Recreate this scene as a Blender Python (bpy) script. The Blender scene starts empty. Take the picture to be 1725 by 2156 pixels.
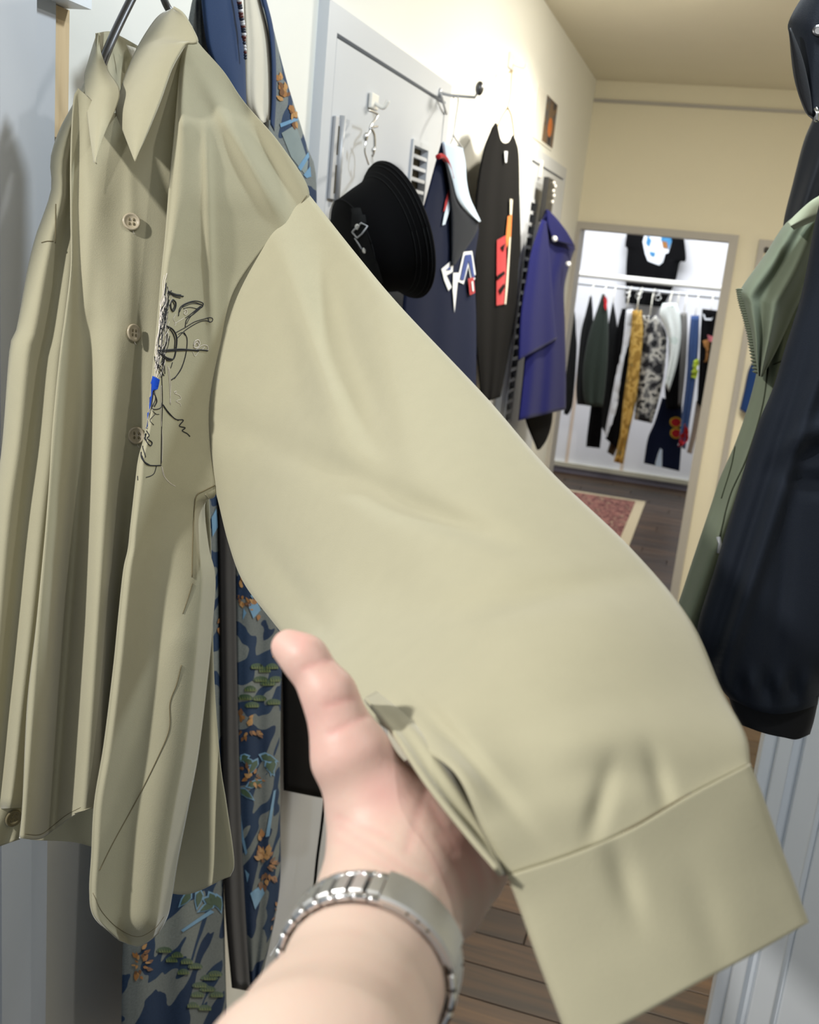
import bpy, bmesh, math, random
import numpy as np
from mathutils import Vector, Matrix
from mathutils.bvhtree import BVHTree
from mathutils.geometry import delaunay_2d_cdt

S = bpy.context.scene
C = S.collection
random.seed(7)
RNG = np.random.default_rng(5)

# ------------------------------------------------------------------ camera
F, CX, CY = 2165.0, 862.5, 1078.0          # focal length and centre for a 1725 x 2156 frame
YAW, PITCH, ROLL = math.radians(-15.52), math.radians(-14.21), math.radians(5.66)
CAM = np.array([0.0, 0.0, 1.65])
_f = np.array([math.sin(YAW)*math.cos(PITCH), math.cos(YAW)*math.cos(PITCH), math.sin(PITCH)])
_r = np.cross(_f, [0, 0, 1.0]); _r /= np.linalg.norm(_r)
_u = np.cross(_r, _f)
RT = math.cos(ROLL)*_r + math.sin(ROLL)*_u
UP = -math.sin(ROLL)*_r + math.cos(ROLL)*_u
FW = _f
cam = bpy.data.cameras.new('camera')
cam.sensor_fit = 'HORIZONTAL'; cam.sensor_width = 13.0; cam.lens = F/1725*13.0
cam.clip_start = 0.02; cam.clip_end = 60
cam.dof.use_dof = True; cam.dof.focus_distance = 0.92; cam.dof.aperture_fstop = 5.0
camo = bpy.data.objects.new('camera', cam); C.objects.link(camo)
camo.matrix_world = Matrix(((RT[0], UP[0], -FW[0], CAM[0]), (RT[1], UP[1], -FW[1], CAM[1]), (RT[2], UP[2], -FW[2], CAM[2]), (0, 0, 0, 1)))
S.camera = camo

# ------------------------------------------------------------------ world, lights, exposure
S.view_settings.view_transform = 'Standard'; S.view_settings.look = 'None'
S.view_settings.gamma = 1.0; S.view_settings.use_curve_mapping = False
S.view_settings.exposure = 0.0
w = bpy.data.worlds.new('world'); S.world = w; w.use_nodes = True
w.node_tree.nodes['Background'].inputs[0].default_value = (0.86, 0.93, 1.0, 1)
w.node_tree.nodes['Background'].inputs[1].default_value = 0.34

def lamp(name, kind, loc, target, power, col, size=0.1, size_y=None, angle=60, blend=0.6):
    l = bpy.data.lights.new(name, kind); l.energy = power; l.color = col
    if kind == 'AREA':
        l.shape = 'RECTANGLE'; l.size = size; l.size_y = size_y or size
    else:
        l.shadow_soft_size = size
    if kind == 'SPOT':
        l.spot_size = math.radians(angle); l.spot_blend = blend
    o = bpy.data.objects.new(name, l); C.objects.link(o)
    o.location = loc
    o.rotation_euler = (Vector(target)-Vector(loc)).to_track_quat('-Z', 'Y').to_euler()
    return o
lamp('key_spot_light', 'SPOT', (-1.1, -0.3, 2.38), (0.03, 0.58, 1.38), 118, (1.0, 0.98, 0.94), 0.035, angle=84, blend=1.0)
lamp('second_spot_light', 'SPOT', (0.5, 0.45, 2.46), (-0.45, 0.8, 1.2), 13, (1.0, 0.98, 0.95), 0.03, angle=120)
lamp('added_fill_light', 'AREA', (0.25, 0.1, 2.45), (0.1, 0.7, 1.2), 2, (0.95, 0.98, 1.0), 0.5, 0.3)  # unseen lamp added as soft ambient fill
lamp('near_wall_spot_light', 'SPOT', (0.15, 1.3, 2.45), (-0.75, 1.55, 1.5), 36, (0.84, 0.93, 1.0), 0.05, angle=120)
lamp('corridor_ceiling_light', 'AREA', (0.3, 3.0, 2.46), (0.0, 3.2, 0), 44, (1.0, 0.95, 0.84), 0.35, 0.35)
lamp('back_room_ceiling_light', 'AREA', (-0.6, 7.3, 2.46), (-0.6, 7.9, 0.6), 62, (0.93, 0.96, 1.0), 1.8, 0.7)

# ------------------------------------------------------------------ pixel rays to points in the room
def U(px, py, d):
    px, py, d = np.asarray(px, float), np.asarray(py, float), np.asarray(d, float)
    return CAM + d[..., None]*(FW + RT*((px-CX)/F)[..., None] - UP*((py-CY)/F)[..., None])
def ray(px, py):
    return FW + RT*((px-CX)/F) - UP*((py-CY)/F)
def hit(px, py, axis, val):
    r = ray(px, py); return CAM + r*((val-CAM[axis])/r[axis])
def dep(px, py, axis, val):
    return (val-CAM[axis])/ray(px, py)[axis]
WX, WY, CEIL = -0.75, 5.25, 2.515

# ------------------------------------------------------------------ objects, labels
def V3(a): return [tuple(map(float, p)) for p in a]
def origin(o):
    p = np.zeros(3)
    while o is not None:
        p += np.array(o.location); o = o.parent
    return p
def tag(o, label=None, cat=None, group=None, kind=None):
    for k, v in (('label', label), ('category', cat), ('group', group), ('kind', kind)):
        if v: o[k] = v
    return o
def empty(name, loc, label, cat, group=None):
    o = bpy.data.objects.new(name, None); C.objects.link(o); o.location = tuple(map(float, loc))
    o.empty_display_size = 0.05
    return tag(o, label, cat, group)
def mesh(name, V, Fc, mat, parent=None, smooth=True, uv=None, attr=None):
    V = np.asarray(V, float) - origin(parent)
    me = bpy.data.meshes.new(name)
    me.from_pydata(V3(V), [], [tuple(int(i) for i in f) for f in Fc])
    if uv is not None:
        l = me.uv_layers.new(name='UVMap')
        idx = np.empty(len(me.loops), np.int32); me.loops.foreach_get('vertex_index', idx)
        l.data.foreach_set('uv', np.asarray(uv, np.float32)[idx].ravel())
    if attr is not None:
        a = me.attributes.new('tint', 'FLOAT', 'POINT'); a.data.foreach_set('value', np.asarray(attr, np.float32))
    me.validate()
    bm = bmesh.new(); bm.from_mesh(me); bmesh.ops.recalc_face_normals(bm, faces=bm.faces); bm.to_mesh(me); bm.free()
    me.polygons.foreach_set('use_smooth', [smooth]*len(me.polygons))
    if mat: me.materials.append(mat)
    o = bpy.data.objects.new(name, me); C.objects.link(o)
    if parent is not None: o.parent = parent
    return o
def boxgeo(lo, hi):
    x0, y0, z0 = lo; x1, y1, z1 = hi
    V = [(x0,y0,z0),(x1,y0,z0),(x1,y1,z0),(x0,y1,z0),(x0,y0,z1),(x1,y0,z1),(x1,y1,z1),(x0,y1,z1)]
    return V, [(0,3,2,1),(4,5,6,7),(0,1,5,4),(1,2,6,5),(2,3,7,6),(3,0,4,7)]
def box(name, lo, hi, mat, parent=None, bevel=0.0):
    lo, hi = np.minimum(lo, hi), np.maximum(lo, hi)
    V, Fc = boxgeo(lo, hi)
    o = mesh(name, V, Fc, mat, parent, smooth=False)
    if bevel:
        bm = bmesh.new(); bm.from_mesh(o.data)
        bmesh.ops.bevel(bm, geom=bm.edges[:], offset=bevel, segments=2, affect='EDGES', profile=0.5)
        bm.to_mesh(o.data); bm.free()
    return o
def merge(geos):
    V, Fc = [], []
    for v, f in geos:
        b = len(V); V += [tuple(map(float, p)) for p in v]; Fc += [tuple(i+b for i in q) for q in f]
    return V, Fc
def crom(P, n):
    """dense Catmull-Rom through P, then n points at equal arc length"""
    P = np.asarray(P, float)
    if len(P) == 1: return np.repeat(P, n, 0)
    A = np.vstack([2*P[0]-P[1], P, 2*P[-1]-P[-2]])
    out = []
    for i in range(len(P)-1):
        p0, p1, p2, p3 = A[i:i+4]
        t = np.linspace(0, 1, 12, endpoint=False)[:, None]
        out.append(0.5*(2*p1+(p2-p0)*t+(2*p0-5*p1+4*p2-p3)*t**2+(3*p1-p0-3*p2+p3)*t**3))
    out = np.vstack(out+[P[-1:]])
    s = np.r_[0, np.cumsum(np.linalg.norm(np.diff(out[:, :2], axis=0), axis=1)+1e-9)]
    q = np.linspace(0, s[-1], n)
    return np.stack([np.interp(q, s, out[:, k]) for k in range(out.shape[1])], 1)
def cspline(G, n):
    """G (m,k,3): Catmull-Rom across the rows, uniform, to n rows"""
    m = len(G); A = np.concatenate([2*G[:1]-G[1:2], G, 2*G[-1:]-G[-2:-1]])
    q = np.linspace(0, m-1, n); i = np.minimum(q.astype(int), m-2); t = (q-i)[:, None, None]
    p0, p1, p2, p3 = A[i], A[i+1], A[i+2], A[i+3]
    return 0.5*(2*p1+(p2-p0)*t+(2*p0-5*p1+4*p2-p3)*t**2+(3*p1-p0-3*p2+p3)*t**3)
def loft(rows, nu, nv):
    return cspline(np.stack([crom(r, nu) for r in rows]), nv)
def uvgrid(nu, nv):
    return np.meshgrid(np.linspace(0, 1, nu), np.linspace(0, 1, nv))
def gridfaces(nu, nv, off=0):
    i = np.arange(nv-1)[:, None]*nu + np.arange(nu-1)[None, :] + off
    return np.stack([i, i+1, i+nu+1, i+nu], -1).reshape(-1, 4).tolist()
def thick_grid(Pf, Pb):
    """closed solid between two grids (nv,nu,3)"""
    nv, nu = Pf.shape[:2]; n = nu*nv
    V = np.vstack([Pf.reshape(-1, 3), Pb.reshape(-1, 3)])
    Fc = gridfaces(nu, nv) + [f[::-1] for f in gridfaces(nu, nv, n)]
    loop = [k for k in range(nu)] + [k*nu+nu-1 for k in range(1, nv)] + [(nv-1)*nu+k for k in range(nu-2, -1, -1)] + [k*nu for k in range(nv-2, 0, -1)]
    for a, b in zip(loop, loop[1:]+loop[:1]): Fc.append([a, a+n, b+n, b])
    return V, Fc
def gridnormals(P):
    du = np.gradient(P, axis=1); dv = np.gradient(P, axis=0)
    n = np.cross(du, dv); n /= np.linalg.norm(n, axis=-1, keepdims=True)+1e-12
    s = np.sign(np.sum(n*(CAM-P), -1, keepdims=True).mean())
    return n*(s if s else 1)
BV = {}
def sheet(name, rows, nu, nv, mat, parent, dd=None, t=0.0012, key=None):
    """one thickness of cloth"""
    G = loft(rows, nu, nv); u, v = uvgrid(nu, nv)
    d = G[..., 2] + (dd(u, v, G) if dd else 0)
    P = U(G[..., 0], G[..., 1], d)
    N = gridnormals(P)
    V, Fc = thick_grid(P, P-N*t)
    uv = np.stack([u, v], -1).reshape(-1, 2); uv = np.vstack([uv, uv])
    if key: BV[key] = BVHTree.FromPolygons(V3(P.reshape(-1, 3)), gridfaces(nu, nv))
    return mesh(name, V, Fc, mat, parent, uv=uv)
def prof(u, p=2.4):
    return (1-np.abs(2*u-1)**p)**(1/p)
def pillow(name, G, mat, parent, bulge, back, dd=None, key=None, pw=2.4, attr=None):
    """closed garment body: front and back cloth meeting at both sides"""
    nv, nu = G.shape[:2]; u, v = uvgrid(nu, nv)
    q = prof(u, pw)
    bl = bulge(u, v) if callable(bulge) else bulge
    bk = back(u, v) if callable(back) else back
    dp = dd(u, v, G) if dd else 0
    Pf = U(G[..., 0], G[..., 1], G[..., 2] - bl*q + dp)
    Pb = U(G[..., 0], G[..., 1], G[..., 2] + bk*q + 0.0015)
    V, Fc = thick_grid(Pf, Pb)
    uv = np.stack([u, v], -1).reshape(-1, 2); uv = np.vstack([uv, uv])
    if key: BV[key] = BVHTree.FromPolygons(V3(Pf.reshape(-1, 3)), gridfaces(nu, nv))
    return mesh(name, V, Fc, mat, parent, uv=uv)
def garment(name, left, right, d, bulge, mat, parent, nu=22, nv=34, fold=0.008, n=3.0, ph=0.0, back=None, key=None, slant=0.3):
    L, R_ = crom([p[:2] for p in left], nv), crom([p[:2] for p in right], nv)
    u, v = uvgrid(nu, nv)
    G = np.zeros((nv, nu, 3))
    G[..., 0] = L[:, None, 0]*(1-u)+R_[:, None, 0]*u
    G[..., 1] = L[:, None, 1]*(1-u)+R_[:, None, 1]*u
    if callable(d):
        for i in range(nv):
            for j in range(nu): G[i, j, 2] = d(G[i, j, 0], G[i, j, 1])
    else: G[..., 2] = d
    def dd(u, v, G):
        return fold*np.sin(2*np.pi*(n*u+ph+slant*v))*np.sin(np.pi*u)**0.6*(0.25+0.75*v)
    return pillow(name, G, mat, parent, bulge, bulge*0.7 if back is None else back, dd, key)
def tube_geo(P, r, sides=6, cap=True):
    P = np.asarray(P, float); n = len(P)
    r = np.broadcast_to(np.asarray(r, float), (n,))
    T = np.gradient(P, axis=0); T /= np.linalg.norm(T, axis=1, keepdims=True)+1e-12
    ref = np.array([0.31, 0.52, 0.79]); V = []
    a = np.cross(T[0], ref); a /= np.linalg.norm(a)
    for i in range(n):
        a = a - T[i]*np.dot(a, T[i]); a /= np.linalg.norm(a)+1e-12
        b = np.cross(T[i], a)
        for k in range(sides):
            t = 2*math.pi*k/sides
            V.append(P[i]+r[i]*(math.cos(t)*a+math.sin(t)*b))
    Fc = [(i*sides+k, i*sides+(k+1) % sides, (i+1)*sides+(k+1) % sides, (i+1)*sides+k) for i in range(n-1) for k in range(sides)]
    if cap:
        Fc += [tuple(range(sides))[::-1], tuple((n-1)*sides+k for k in range(sides))]
    return V, Fc
def dense(P, n=40):
    P = np.asarray(P, float)
    if P.shape[1] == 2: P = np.c_[P, np.zeros(len(P))]
    A = np.vstack([2*P[0]-P[1], P, 2*P[-1]-P[-2]]); out = []
    m = max(2, n//(len(P)-1))
    for i in range(len(P)-1):
        p0, p1, p2, p3 = A[i:i+4]; t = np.linspace(0, 1, m, endpoint=False)[:, None]
        out.append(0.5*(2*p1+(p2-p0)*t+(2*p0-5*p1+4*p2-p3)*t**2+(3*p1-p0-3*p2+p3)*t**3))
    return np.vstack(out+[P[-1:]])
def tube(name, P, r, mat, parent=None, sides=8, n=0):
    if n: P = dense(P, n)
    V, Fc = tube_geo(P, r, sides)
    return mesh(name, V, Fc, mat, parent)
def ell_geo(c, ax, seg=12, rings=8):
    """ellipsoid, ax = three half-axis vectors"""
    V, Fc = [], []
    for i in range(rings+1):
        th = math.pi*i/rings
        for k in range(seg):
            a = 2*math.pi*k/seg
            V.append(np.array(c)+np.array(ax[0])*math.sin(th)*math.cos(a)+np.array(ax[1])*math.sin(th)*math.sin(a)+np.array(ax[2])*math.cos(th))
    for i in range(rings):
        for k in range(seg):
            Fc.append((i*seg+k, i*seg+(k+1) % seg, (i+1)*seg+(k+1) % seg, (i+1)*seg+k))
    return V, Fc
def lathe(name, c, axis, prf, mat, parent=None, seg=20):
    """profile [(r, h)] turned around axis at c"""
    axis = np.array(axis, float)/np.linalg.norm(axis)
    a = np.cross(axis, [0.2, 0.3, 0.93]); a /= np.linalg.norm(a); b = np.cross(axis, a)
    V, Fc = [], []
    for r, h in prf:
        for k in range(seg):
            t = 2*math.pi*k/seg
            V.append(np.array(c)+axis*h+r*(math.cos(t)*a+math.sin(t)*b))
    for i in range(len(prf)-1):
        for k in range(seg):
            Fc.append((i*seg+k, i*seg+(k+1) % seg, (i+1)*seg+(k+1) % seg, (i+1)*seg+k))
    Fc += [tuple(range(seg)), tuple((len(prf)-1)*seg+k for k in range(seg))]
    return mesh(name, V, Fc, mat, parent)
def project(key, px, py, off=0.0006):
    r = ray(px, py); r = r/np.linalg.norm(r)
    loc, nrm, _, _ = BV[key].ray_cast(Vector(CAM), Vector(r))
    if loc is None: return None
    nrm = np.array(nrm); 
    if np.dot(nrm, r) > 0: nrm = -nrm
    return np.array(loc)+nrm*off
def threads(name, strokes, key, mat, parent, sides=5):
    """stitched lines lying on a cloth; a stroke is (points, radius)"""
    geos = []
    for pts, r in strokes:
        Q = dense(pts, max(8, 7*len(pts)))
        Q3 = [project(key, q[0], q[1], r*0.6) for q in Q]
        Q3 = [q for q in Q3 if q is not None]
        if len(Q3) < 3: continue
        Q3 = np.array(Q3)
        ok = np.r_[True, np.linalg.norm(np.diff(Q3, axis=0), axis=1) < 0.03]
        if not ok.all(): Q3 = Q3[:np.argmin(ok)]
        if len(Q3) < 3: continue
        geos.append(tube_geo(Q3, r, sides))
    V, Fc = merge(geos)
    return mesh(name, V, Fc, mat, parent)
def decal_geo(poly, key, off=0.0008, step=10.0):
    """flat printed or sewn-on shape that follows a cloth"""
    poly = np.asarray(poly, float)[:, :2]; pts = []
    for a, b in zip(poly, np.roll(poly, -1, 0)):
        m = max(1, int(np.linalg.norm(b-a)/step))
        pts += [a+(b-a)*t for t in np.arange(m)/m]
    nb = len(pts); lo, hi = poly.min(0), poly.max(0)
    def inside(p):
        c = False
        for (x0, y0), (x1, y1) in zip(poly, np.roll(poly, -1, 0)):
            if (y0 > p[1]) != (y1 > p[1]) and p[0] < (x1-x0)*(p[1]-y0)/(y1-y0)+x0: c = not c
        return c
    for x in np.arange(lo[0]+step/2, hi[0], step):
        for y in np.arange(lo[1]+step/2, hi[1], step):
            if inside((x, y)): pts.append(np.array((x, y)))
    r = delaunay_2d_cdt([Vector(p) for p in pts], [], [list(range(nb))], 1, 1e-4)
    V, ok = [], []
    for p in r[0]:
        q = project(key, p[0], p[1], off); ok.append(q is not None)
        V.append(q if q is not None else np.zeros(3))
    Fc = [tuple(f) for f in r[2] if all(ok[i] for i in f)]
    used = sorted({i for f in Fc for i in f}); mp = {i: k for k, i in enumerate(used)}
    return [V[i] for i in used], [tuple(mp[i] for i in f) for f in Fc]
def decal(name, polys, key, mat, parent, off=0.0008, step=10.0, join=False):
    if join:
        V, Fc = merge([decal_geo(p, key, off, step) for p in polys])
        o = mesh(name, V, Fc, mat, parent); o['kind'] = 'stuff'; return o
    o = None
    for p in polys:
        V, Fc = decal_geo(p, key, off, step)
        if Fc: o = mesh(name, V, Fc, mat, parent)
    return o

# ------------------------------------------------------------------ materials
def srgb(r, g, b):
    f = lambda c: c/255/12.92 if c/255 <= 0.04045 else ((c/255+0.055)/1.055)**2.4
    return (f(r), f(g), f(b), 1)
def mat(name, rgb, rough=0.6, metal=0.0, spec=0.5, var=0.0, vscale=6.0, bump=0.0, bscale=300.0, sheen=0.0, sss=0.0, emit=0.0):
    m = bpy.data.materials.new(name); m.use_nodes = True
    nt = m.node_tree; b = nt.nodes['Principled BSDF']; col = srgb(*rgb)
    b.inputs['Base Color'].default_value = col; b.inputs['Roughness'].default_value = rough
    b.inputs['Metallic'].default_value = metal; b.inputs['Specular IOR Level'].default_value = spec
    tc = nt.nodes.new('ShaderNodeTexCoord')
    if sheen:
        b.inputs['Sheen Weight'].default_value = sheen; b.inputs['Sheen Roughness'].default_value = 0.4
    if sss:
        b.inputs['Subsurface Weight'].default_value = sss; b.inputs['Subsurface Radius'].default_value = (0.008, 0.003, 0.0015); b.inputs['Subsurface Scale'].default_value = 0.6
    if emit:
        b.inputs['Emission Color'].default_value = col; b.inputs['Emission Strength'].default_value = emit
    if var:
        n = nt.nodes.new('ShaderNodeTexNoise'); n.inputs['Scale'].default_value = vscale; n.inputs['Detail'].default_value = 5
        nt.links.new(tc.outputs['Object'], n.inputs['Vector'])
        mx = nt.nodes.new('ShaderNodeMix'); mx.data_type = 'RGBA'
        mx.inputs['A'].default_value = tuple(c*(1-var) for c in col[:3])+(1,)
        mx.inputs['B'].default_value = tuple(min(1, c*(1+var)) for c in col[:3])+(1,)
        nt.links.new(n.outputs['Fac'], mx.inputs['Factor']); nt.links.new(mx.outputs['Result'], b.inputs['Base Color'])
    if bump:
        n2 = nt.nodes.new('ShaderNodeTexNoise'); n2.inputs['Scale'].default_value = bscale; n2.inputs['Detail'].default_value = 3
        nt.links.new(tc.outputs['Object'], n2.inputs['Vector'])
        bp = nt.nodes.new('ShaderNodeBump'); bp.inputs['Strength'].default_value = bump; bp.inputs['Distance'].default_value = 0.001
        nt.links.new(n2.outputs['Fac'], bp.inputs['Height']); nt.links.new(bp.outputs['Normal'], b.inputs['Normal'])
    return m
def cloth(name, rgb, var=0.06, rough=0.9, bump=0.25, sheen=0.15, vscale=40, bscale=900):
    return mat(name, rgb, rough, 0, 0.12, var, vscale, bump, bscale, sheen)
def patterned(name, cols, scale, rough=0.85, dist=0.6, kind='noise', stretch=(1, 1, 1), low=0.36, high=0.64):
    """cloth printed with hard-edged patches of several colours"""
    m = bpy.data.materials.new(name); m.use_nodes = True
    nt = m.node_tree; b = nt.nodes['Principled BSDF']; b.inputs['Roughness'].default_value = rough; b.inputs['Specular IOR Level'].default_value = 0.26
    tc = nt.nodes.new('ShaderNodeTexCoord'); mp = nt.nodes.new('ShaderNodeMapping'); mp.inputs['Scale'].default_value = stretch
    nt.links.new(tc.outputs['Object'], mp.inputs['Vector'])
    if kind == 'noise':
        n = nt.nodes.new('ShaderNodeTexNoise'); n.inputs['Detail'].default_value = 2.5; n.inputs['Distortion'].default_value = dist; o = n.outputs['Fac']
    else:
        n = nt.nodes.new('ShaderNodeTexVoronoi'); o = n.outputs['Color']
    n.inputs['Scale'].default_value = scale
    nt.links.new(mp.outputs['Vector'], n.inputs['Vector'])
    cr = nt.nodes.new('ShaderNodeValToRGB'); cr.color_ramp.interpolation = 'CONSTANT'
    e = cr.color_ramp.elements; k = len(cols)
    while len(e) < k: e.new(0.5)
    for i, c in enumerate(cols):
        e[i].position = 0 if i == 0 else low+(high-low)*(i-1)/max(1, k-2); e[i].color = srgb(*c)
    nt.links.new(o, cr.inputs['Fac'])
    n2 = nt.nodes.new('ShaderNodeTexNoise'); n2.inputs['Scale'].default_value = 260
    nt.links.new(mp.outputs['Vector'], n2.inputs['Vector'])
    mx = nt.nodes.new('ShaderNodeMix'); mx.data_type = 'RGBA'; mx.blend_type = 'MULTIPLY'; mx.inputs['Factor'].default_value = 0.5
    nt.links.new(cr.outputs['Color'], mx.inputs['A']); nt.links.new(n2.outputs['Fac'], mx.inputs['B'])
    sc = nt.nodes.new('ShaderNodeMix'); sc.data_type = 'RGBA'; sc.blend_type = 'MULTIPLY'; sc.inputs['Factor'].default_value = 1
    sc.inputs['B'].default_value = (1.3, 1.3, 1.3, 1); nt.links.new(mx.outputs['Result'], sc.inputs['A'])
    nt.links.new(sc.outputs['Result'], b.inputs['Base Color'])
    return m
def wood(name, a, bcol, scale=(1.2, 18, 18), rough=0.45, rand=0.35):
    m = bpy.data.materials.new(name); m.use_nodes = True
    nt = m.node_tree; b = nt.nodes['Principled BSDF']; b.inputs['Roughness'].default_value = rough
    tc = nt.nodes.new('ShaderNodeTexCoord'); mp = nt.nodes.new('ShaderNodeMapping'); mp.inputs['Scale'].default_value = scale
    oi = nt.nodes.new('ShaderNodeObjectInfo')
    cm = nt.nodes.new('ShaderNodeCombineXYZ'); ml = nt.nodes.new('ShaderNodeMath'); ml.operation = 'MULTIPLY'; ml.inputs[1].default_value = 40
    nt.links.new(oi.outputs['Random'], ml.inputs[0])
    for k in range(3): nt.links.new(ml.outputs[0], cm.inputs[k])
    nt.links.new(cm.outputs[0], mp.inputs['Location'])
    nt.links.new(tc.outputs['Object'], mp.inputs['Vector'])
    n = nt.nodes.new('ShaderNodeTexNoise'); n.inputs['Scale'].default_value = 2.2; n.inputs['Detail'].default_value = 6; n.inputs['Distortion'].default_value = 0.5
    nt.links.new(mp.outputs['Vector'], n.inputs['Vector'])
    cr = nt.nodes.new('ShaderNodeValToRGB'); e = cr.color_ramp.elements
    e[0].position = 0.3; e[0].color = srgb(*a); e[1].position = 0.68; e[1].color = srgb(*bcol)
    nt.links.new(n.outputs['Fac'], cr.inputs['Fac'])
    hs = nt.nodes.new('ShaderNodeHueSaturation'); mr = nt.nodes.new('ShaderNodeMapRange')
    mr.inputs['To Min'].default_value = 1-rand; mr.inputs['To Max'].default_value = 1+rand
    nt.links.new(oi.outputs['Random'], mr.inputs['Value']); nt.links.new(mr.outputs['Result'], hs.inputs['Value'])
    nt.links.new(cr.outputs['Color'], hs.inputs['Color']); nt.links.new(hs.outputs['Color'], b.inputs['Base Color'])
    return m
def skin_mat():
    m = bpy.data.materials.new('skin'); m.use_nodes = True
    nt = m.node_tree; b = nt.nodes['Principled BSDF']; b.inputs['Roughness'].default_value = 0.5; b.inputs['Specular IOR Level'].default_value = 0.35
    b.inputs['Subsurface Weight'].default_value = 0.25; b.inputs['Subsurface Radius'].default_value = (0.006, 0.0025, 0.0015); b.inputs['Subsurface Scale'].default_value = 0.5
    at = nt.nodes.new('ShaderNodeAttribute'); at.attribute_name = 'tint'
    tc = nt.nodes.new('ShaderNodeTexCoord')
    n = nt.nodes.new('ShaderNodeTexNoise'); n.inputs['Scale'].default_value = 55; n.inputs['Detail'].default_value = 4
    nt.links.new(tc.outputs['Object'], n.inputs['Vector'])
    ad = nt.nodes.new('ShaderNodeMath'); ad.operation = 'MULTIPLY_ADD'; ad.inputs[1].default_value = 0.7; ad.inputs[2].default_value = -0.35
    nt.links.new(n.outputs['Fac'], ad.inputs[0])
    sm = nt.nodes.new('ShaderNodeMath'); sm.operation = 'ADD'; sm.use_clamp = True
    nt.links.new(ad.outputs[0], sm.inputs[0]); nt.links.new(at.outputs['Fac'], sm.inputs[1])
    cr = nt.nodes.new('ShaderNodeValToRGB'); e = cr.color_ramp.elements
    e[0].position = 0; e[0].color = srgb(206, 182, 166); e[1].position = 1; e[1].color = srgb(212, 164, 154)
    nt.links.new(sm.outputs[0], cr.inputs['Fac']); nt.links.new(cr.outputs['Color'], b.inputs['Base Color'])
    n2 = nt.nodes.new('ShaderNodeTexNoise'); n2.inputs['Scale'].default_value = 420
    nt.links.new(tc.outputs['Object'], n2.inputs['Vector'])
    bp = nt.nodes.new('ShaderNodeBump'); bp.inputs['Strength'].default_value = 0.12; bp.inputs['Distance'].default_value = 0.001
    nt.links.new(n2.outputs['Fac'], bp.inputs['Height']); nt.links.new(bp.outputs['Normal'], b.inputs['Normal'])
    return m
M = {}
M['wall'] = mat('white_wall_paint', (232, 232, 226), 0.75, var=0.015, bump=0.08, bscale=220)
M['cream'] = mat('cream_wall_paint', (228, 221, 198), 0.75, var=0.02, bump=0.08, bscale=220)
M['ceiling'] = mat('ceiling_paint', (228, 222, 204), 0.85, var=0.02)
M['steel'] = mat('grey_painted_steel', (198, 202, 208), 0.42, 0, 0.4, var=0.02, vscale=3)
M['steel_dk'] = mat('grey_door_frame_paint', (172, 168, 162), 0.45, 0, 0.4, var=0.02)
M['white_paint'] = mat('white_gloss_paint', (242, 246, 250), 0.4, 0, 0.4, var=0.03, vscale=12)
M['dark'] = mat('painted_cavity_shade', (70, 62, 40), 0.9)  # dark colour that stands in for shade inside slots and holes
M['chrome'] = mat('chrome', (215, 215, 215), 0.18, 1.0)
M['zinc'] = mat('zinc_metal', (186, 188, 192), 0.5, 0.35)
M['gunmetal'] = mat('dark_metal', (96, 96, 98), 0.35, 0.9)
M['brushed'] = mat('brushed_steel', (222, 222, 220), 0.42, 1.0, var=0.04, vscale=400)
M['polished'] = mat('polished_steel', (225, 225, 225), 0.12, 1.0)
M['wood_strip'] = wood('bare_timber', (198, 170, 128), (224, 202, 164), (22, 22, 1.6), 0.7, 0.05)
M['plank'] = wood('floor_boards', (36, 25, 17), (80, 57, 35), rough=0.42)
M['khaki'] = cloth('khaki_twill', (168, 163, 138), 0.035, 0.8, 0.18, 0.45, 60, 1100)
M['khaki_dk'] = cloth('khaki_seam', (118, 109, 84), 0.05)
M['button'] = mat('horn_button', (176, 164, 140), 0.3, 0, 0.5, var=0.12, vscale=300)
M['thread_black'] = mat('black_thread', (26, 27, 32), 0.6)
M['thread_silver'] = mat('silver_thread', (216, 208, 198), 0.5, 0.15)
M['blue_patch'] = cloth('blue_satin', (24, 66, 168), 0.08)
M['skin'] = skin_mat()
M['black'] = cloth('black_cloth', (9, 9, 11), 0.08, sheen=0.0)
M['black2'] = cloth('charcoal_cloth', (36, 37, 38), 0.08, sheen=0.0)
M['navy'] = cloth('navy_cloth', (22, 29, 52), 0.06, sheen=0.0)
M['royal'] = cloth('royal_blue_cloth', (20, 23, 76), 0.06, sheen=0.05)
M['white_cloth'] = cloth('white_cloth', (228, 232, 238), 0.03)
M['paleblue'] = cloth('pale_blue_cloth', (206, 224, 244), 0.03)
M['cream_cloth'] = cloth('cream_lining', (206, 200, 184), 0.04)
M['red'] = cloth('red_cloth', (166, 34, 40), 0.06)
M['orange'] = cloth('orange_print', (200, 112, 40), 0.1)
M['gold'] = cloth('gold_print', (152, 106, 60), 0.2, vscale=120)
M['skyblue'] = cloth('sky_blue_print', (108, 148, 180), 0.12, vscale=90)
M['pine'] = cloth('pine_green_print', (62, 84, 62), 0.15, vscale=90)
M['leafgreen'] = cloth('leaf_green_print', (98, 112, 66), 0.12)
M['navyband'] = cloth('navy_band', (44, 62, 94), 0.05)
M['lapel'] = cloth('black_lining', (44, 42, 42), 0.25, vscale=30)
M['olive'] = cloth('olive_nylon', (126, 134, 114), 0.05, 0.7, 0.2, 0.1)
M['olive_lt'] = cloth('pale_olive', (176, 182, 156), 0.04)
M['shell_navy'] = cloth('dark_navy_nylon', (27, 32, 41), 0.08, 0.75, 0.25, 0.05)
M['shell_black'] = cloth('black_nylon', (26, 27, 30), 0.06, 0.65, 0.25, 0.05)
M['plastic'] = mat('black_plastic', (30, 30, 32), 0.35)
M['white_plastic'] = mat('white_plastic', (235, 233, 226), 0.35)
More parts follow.
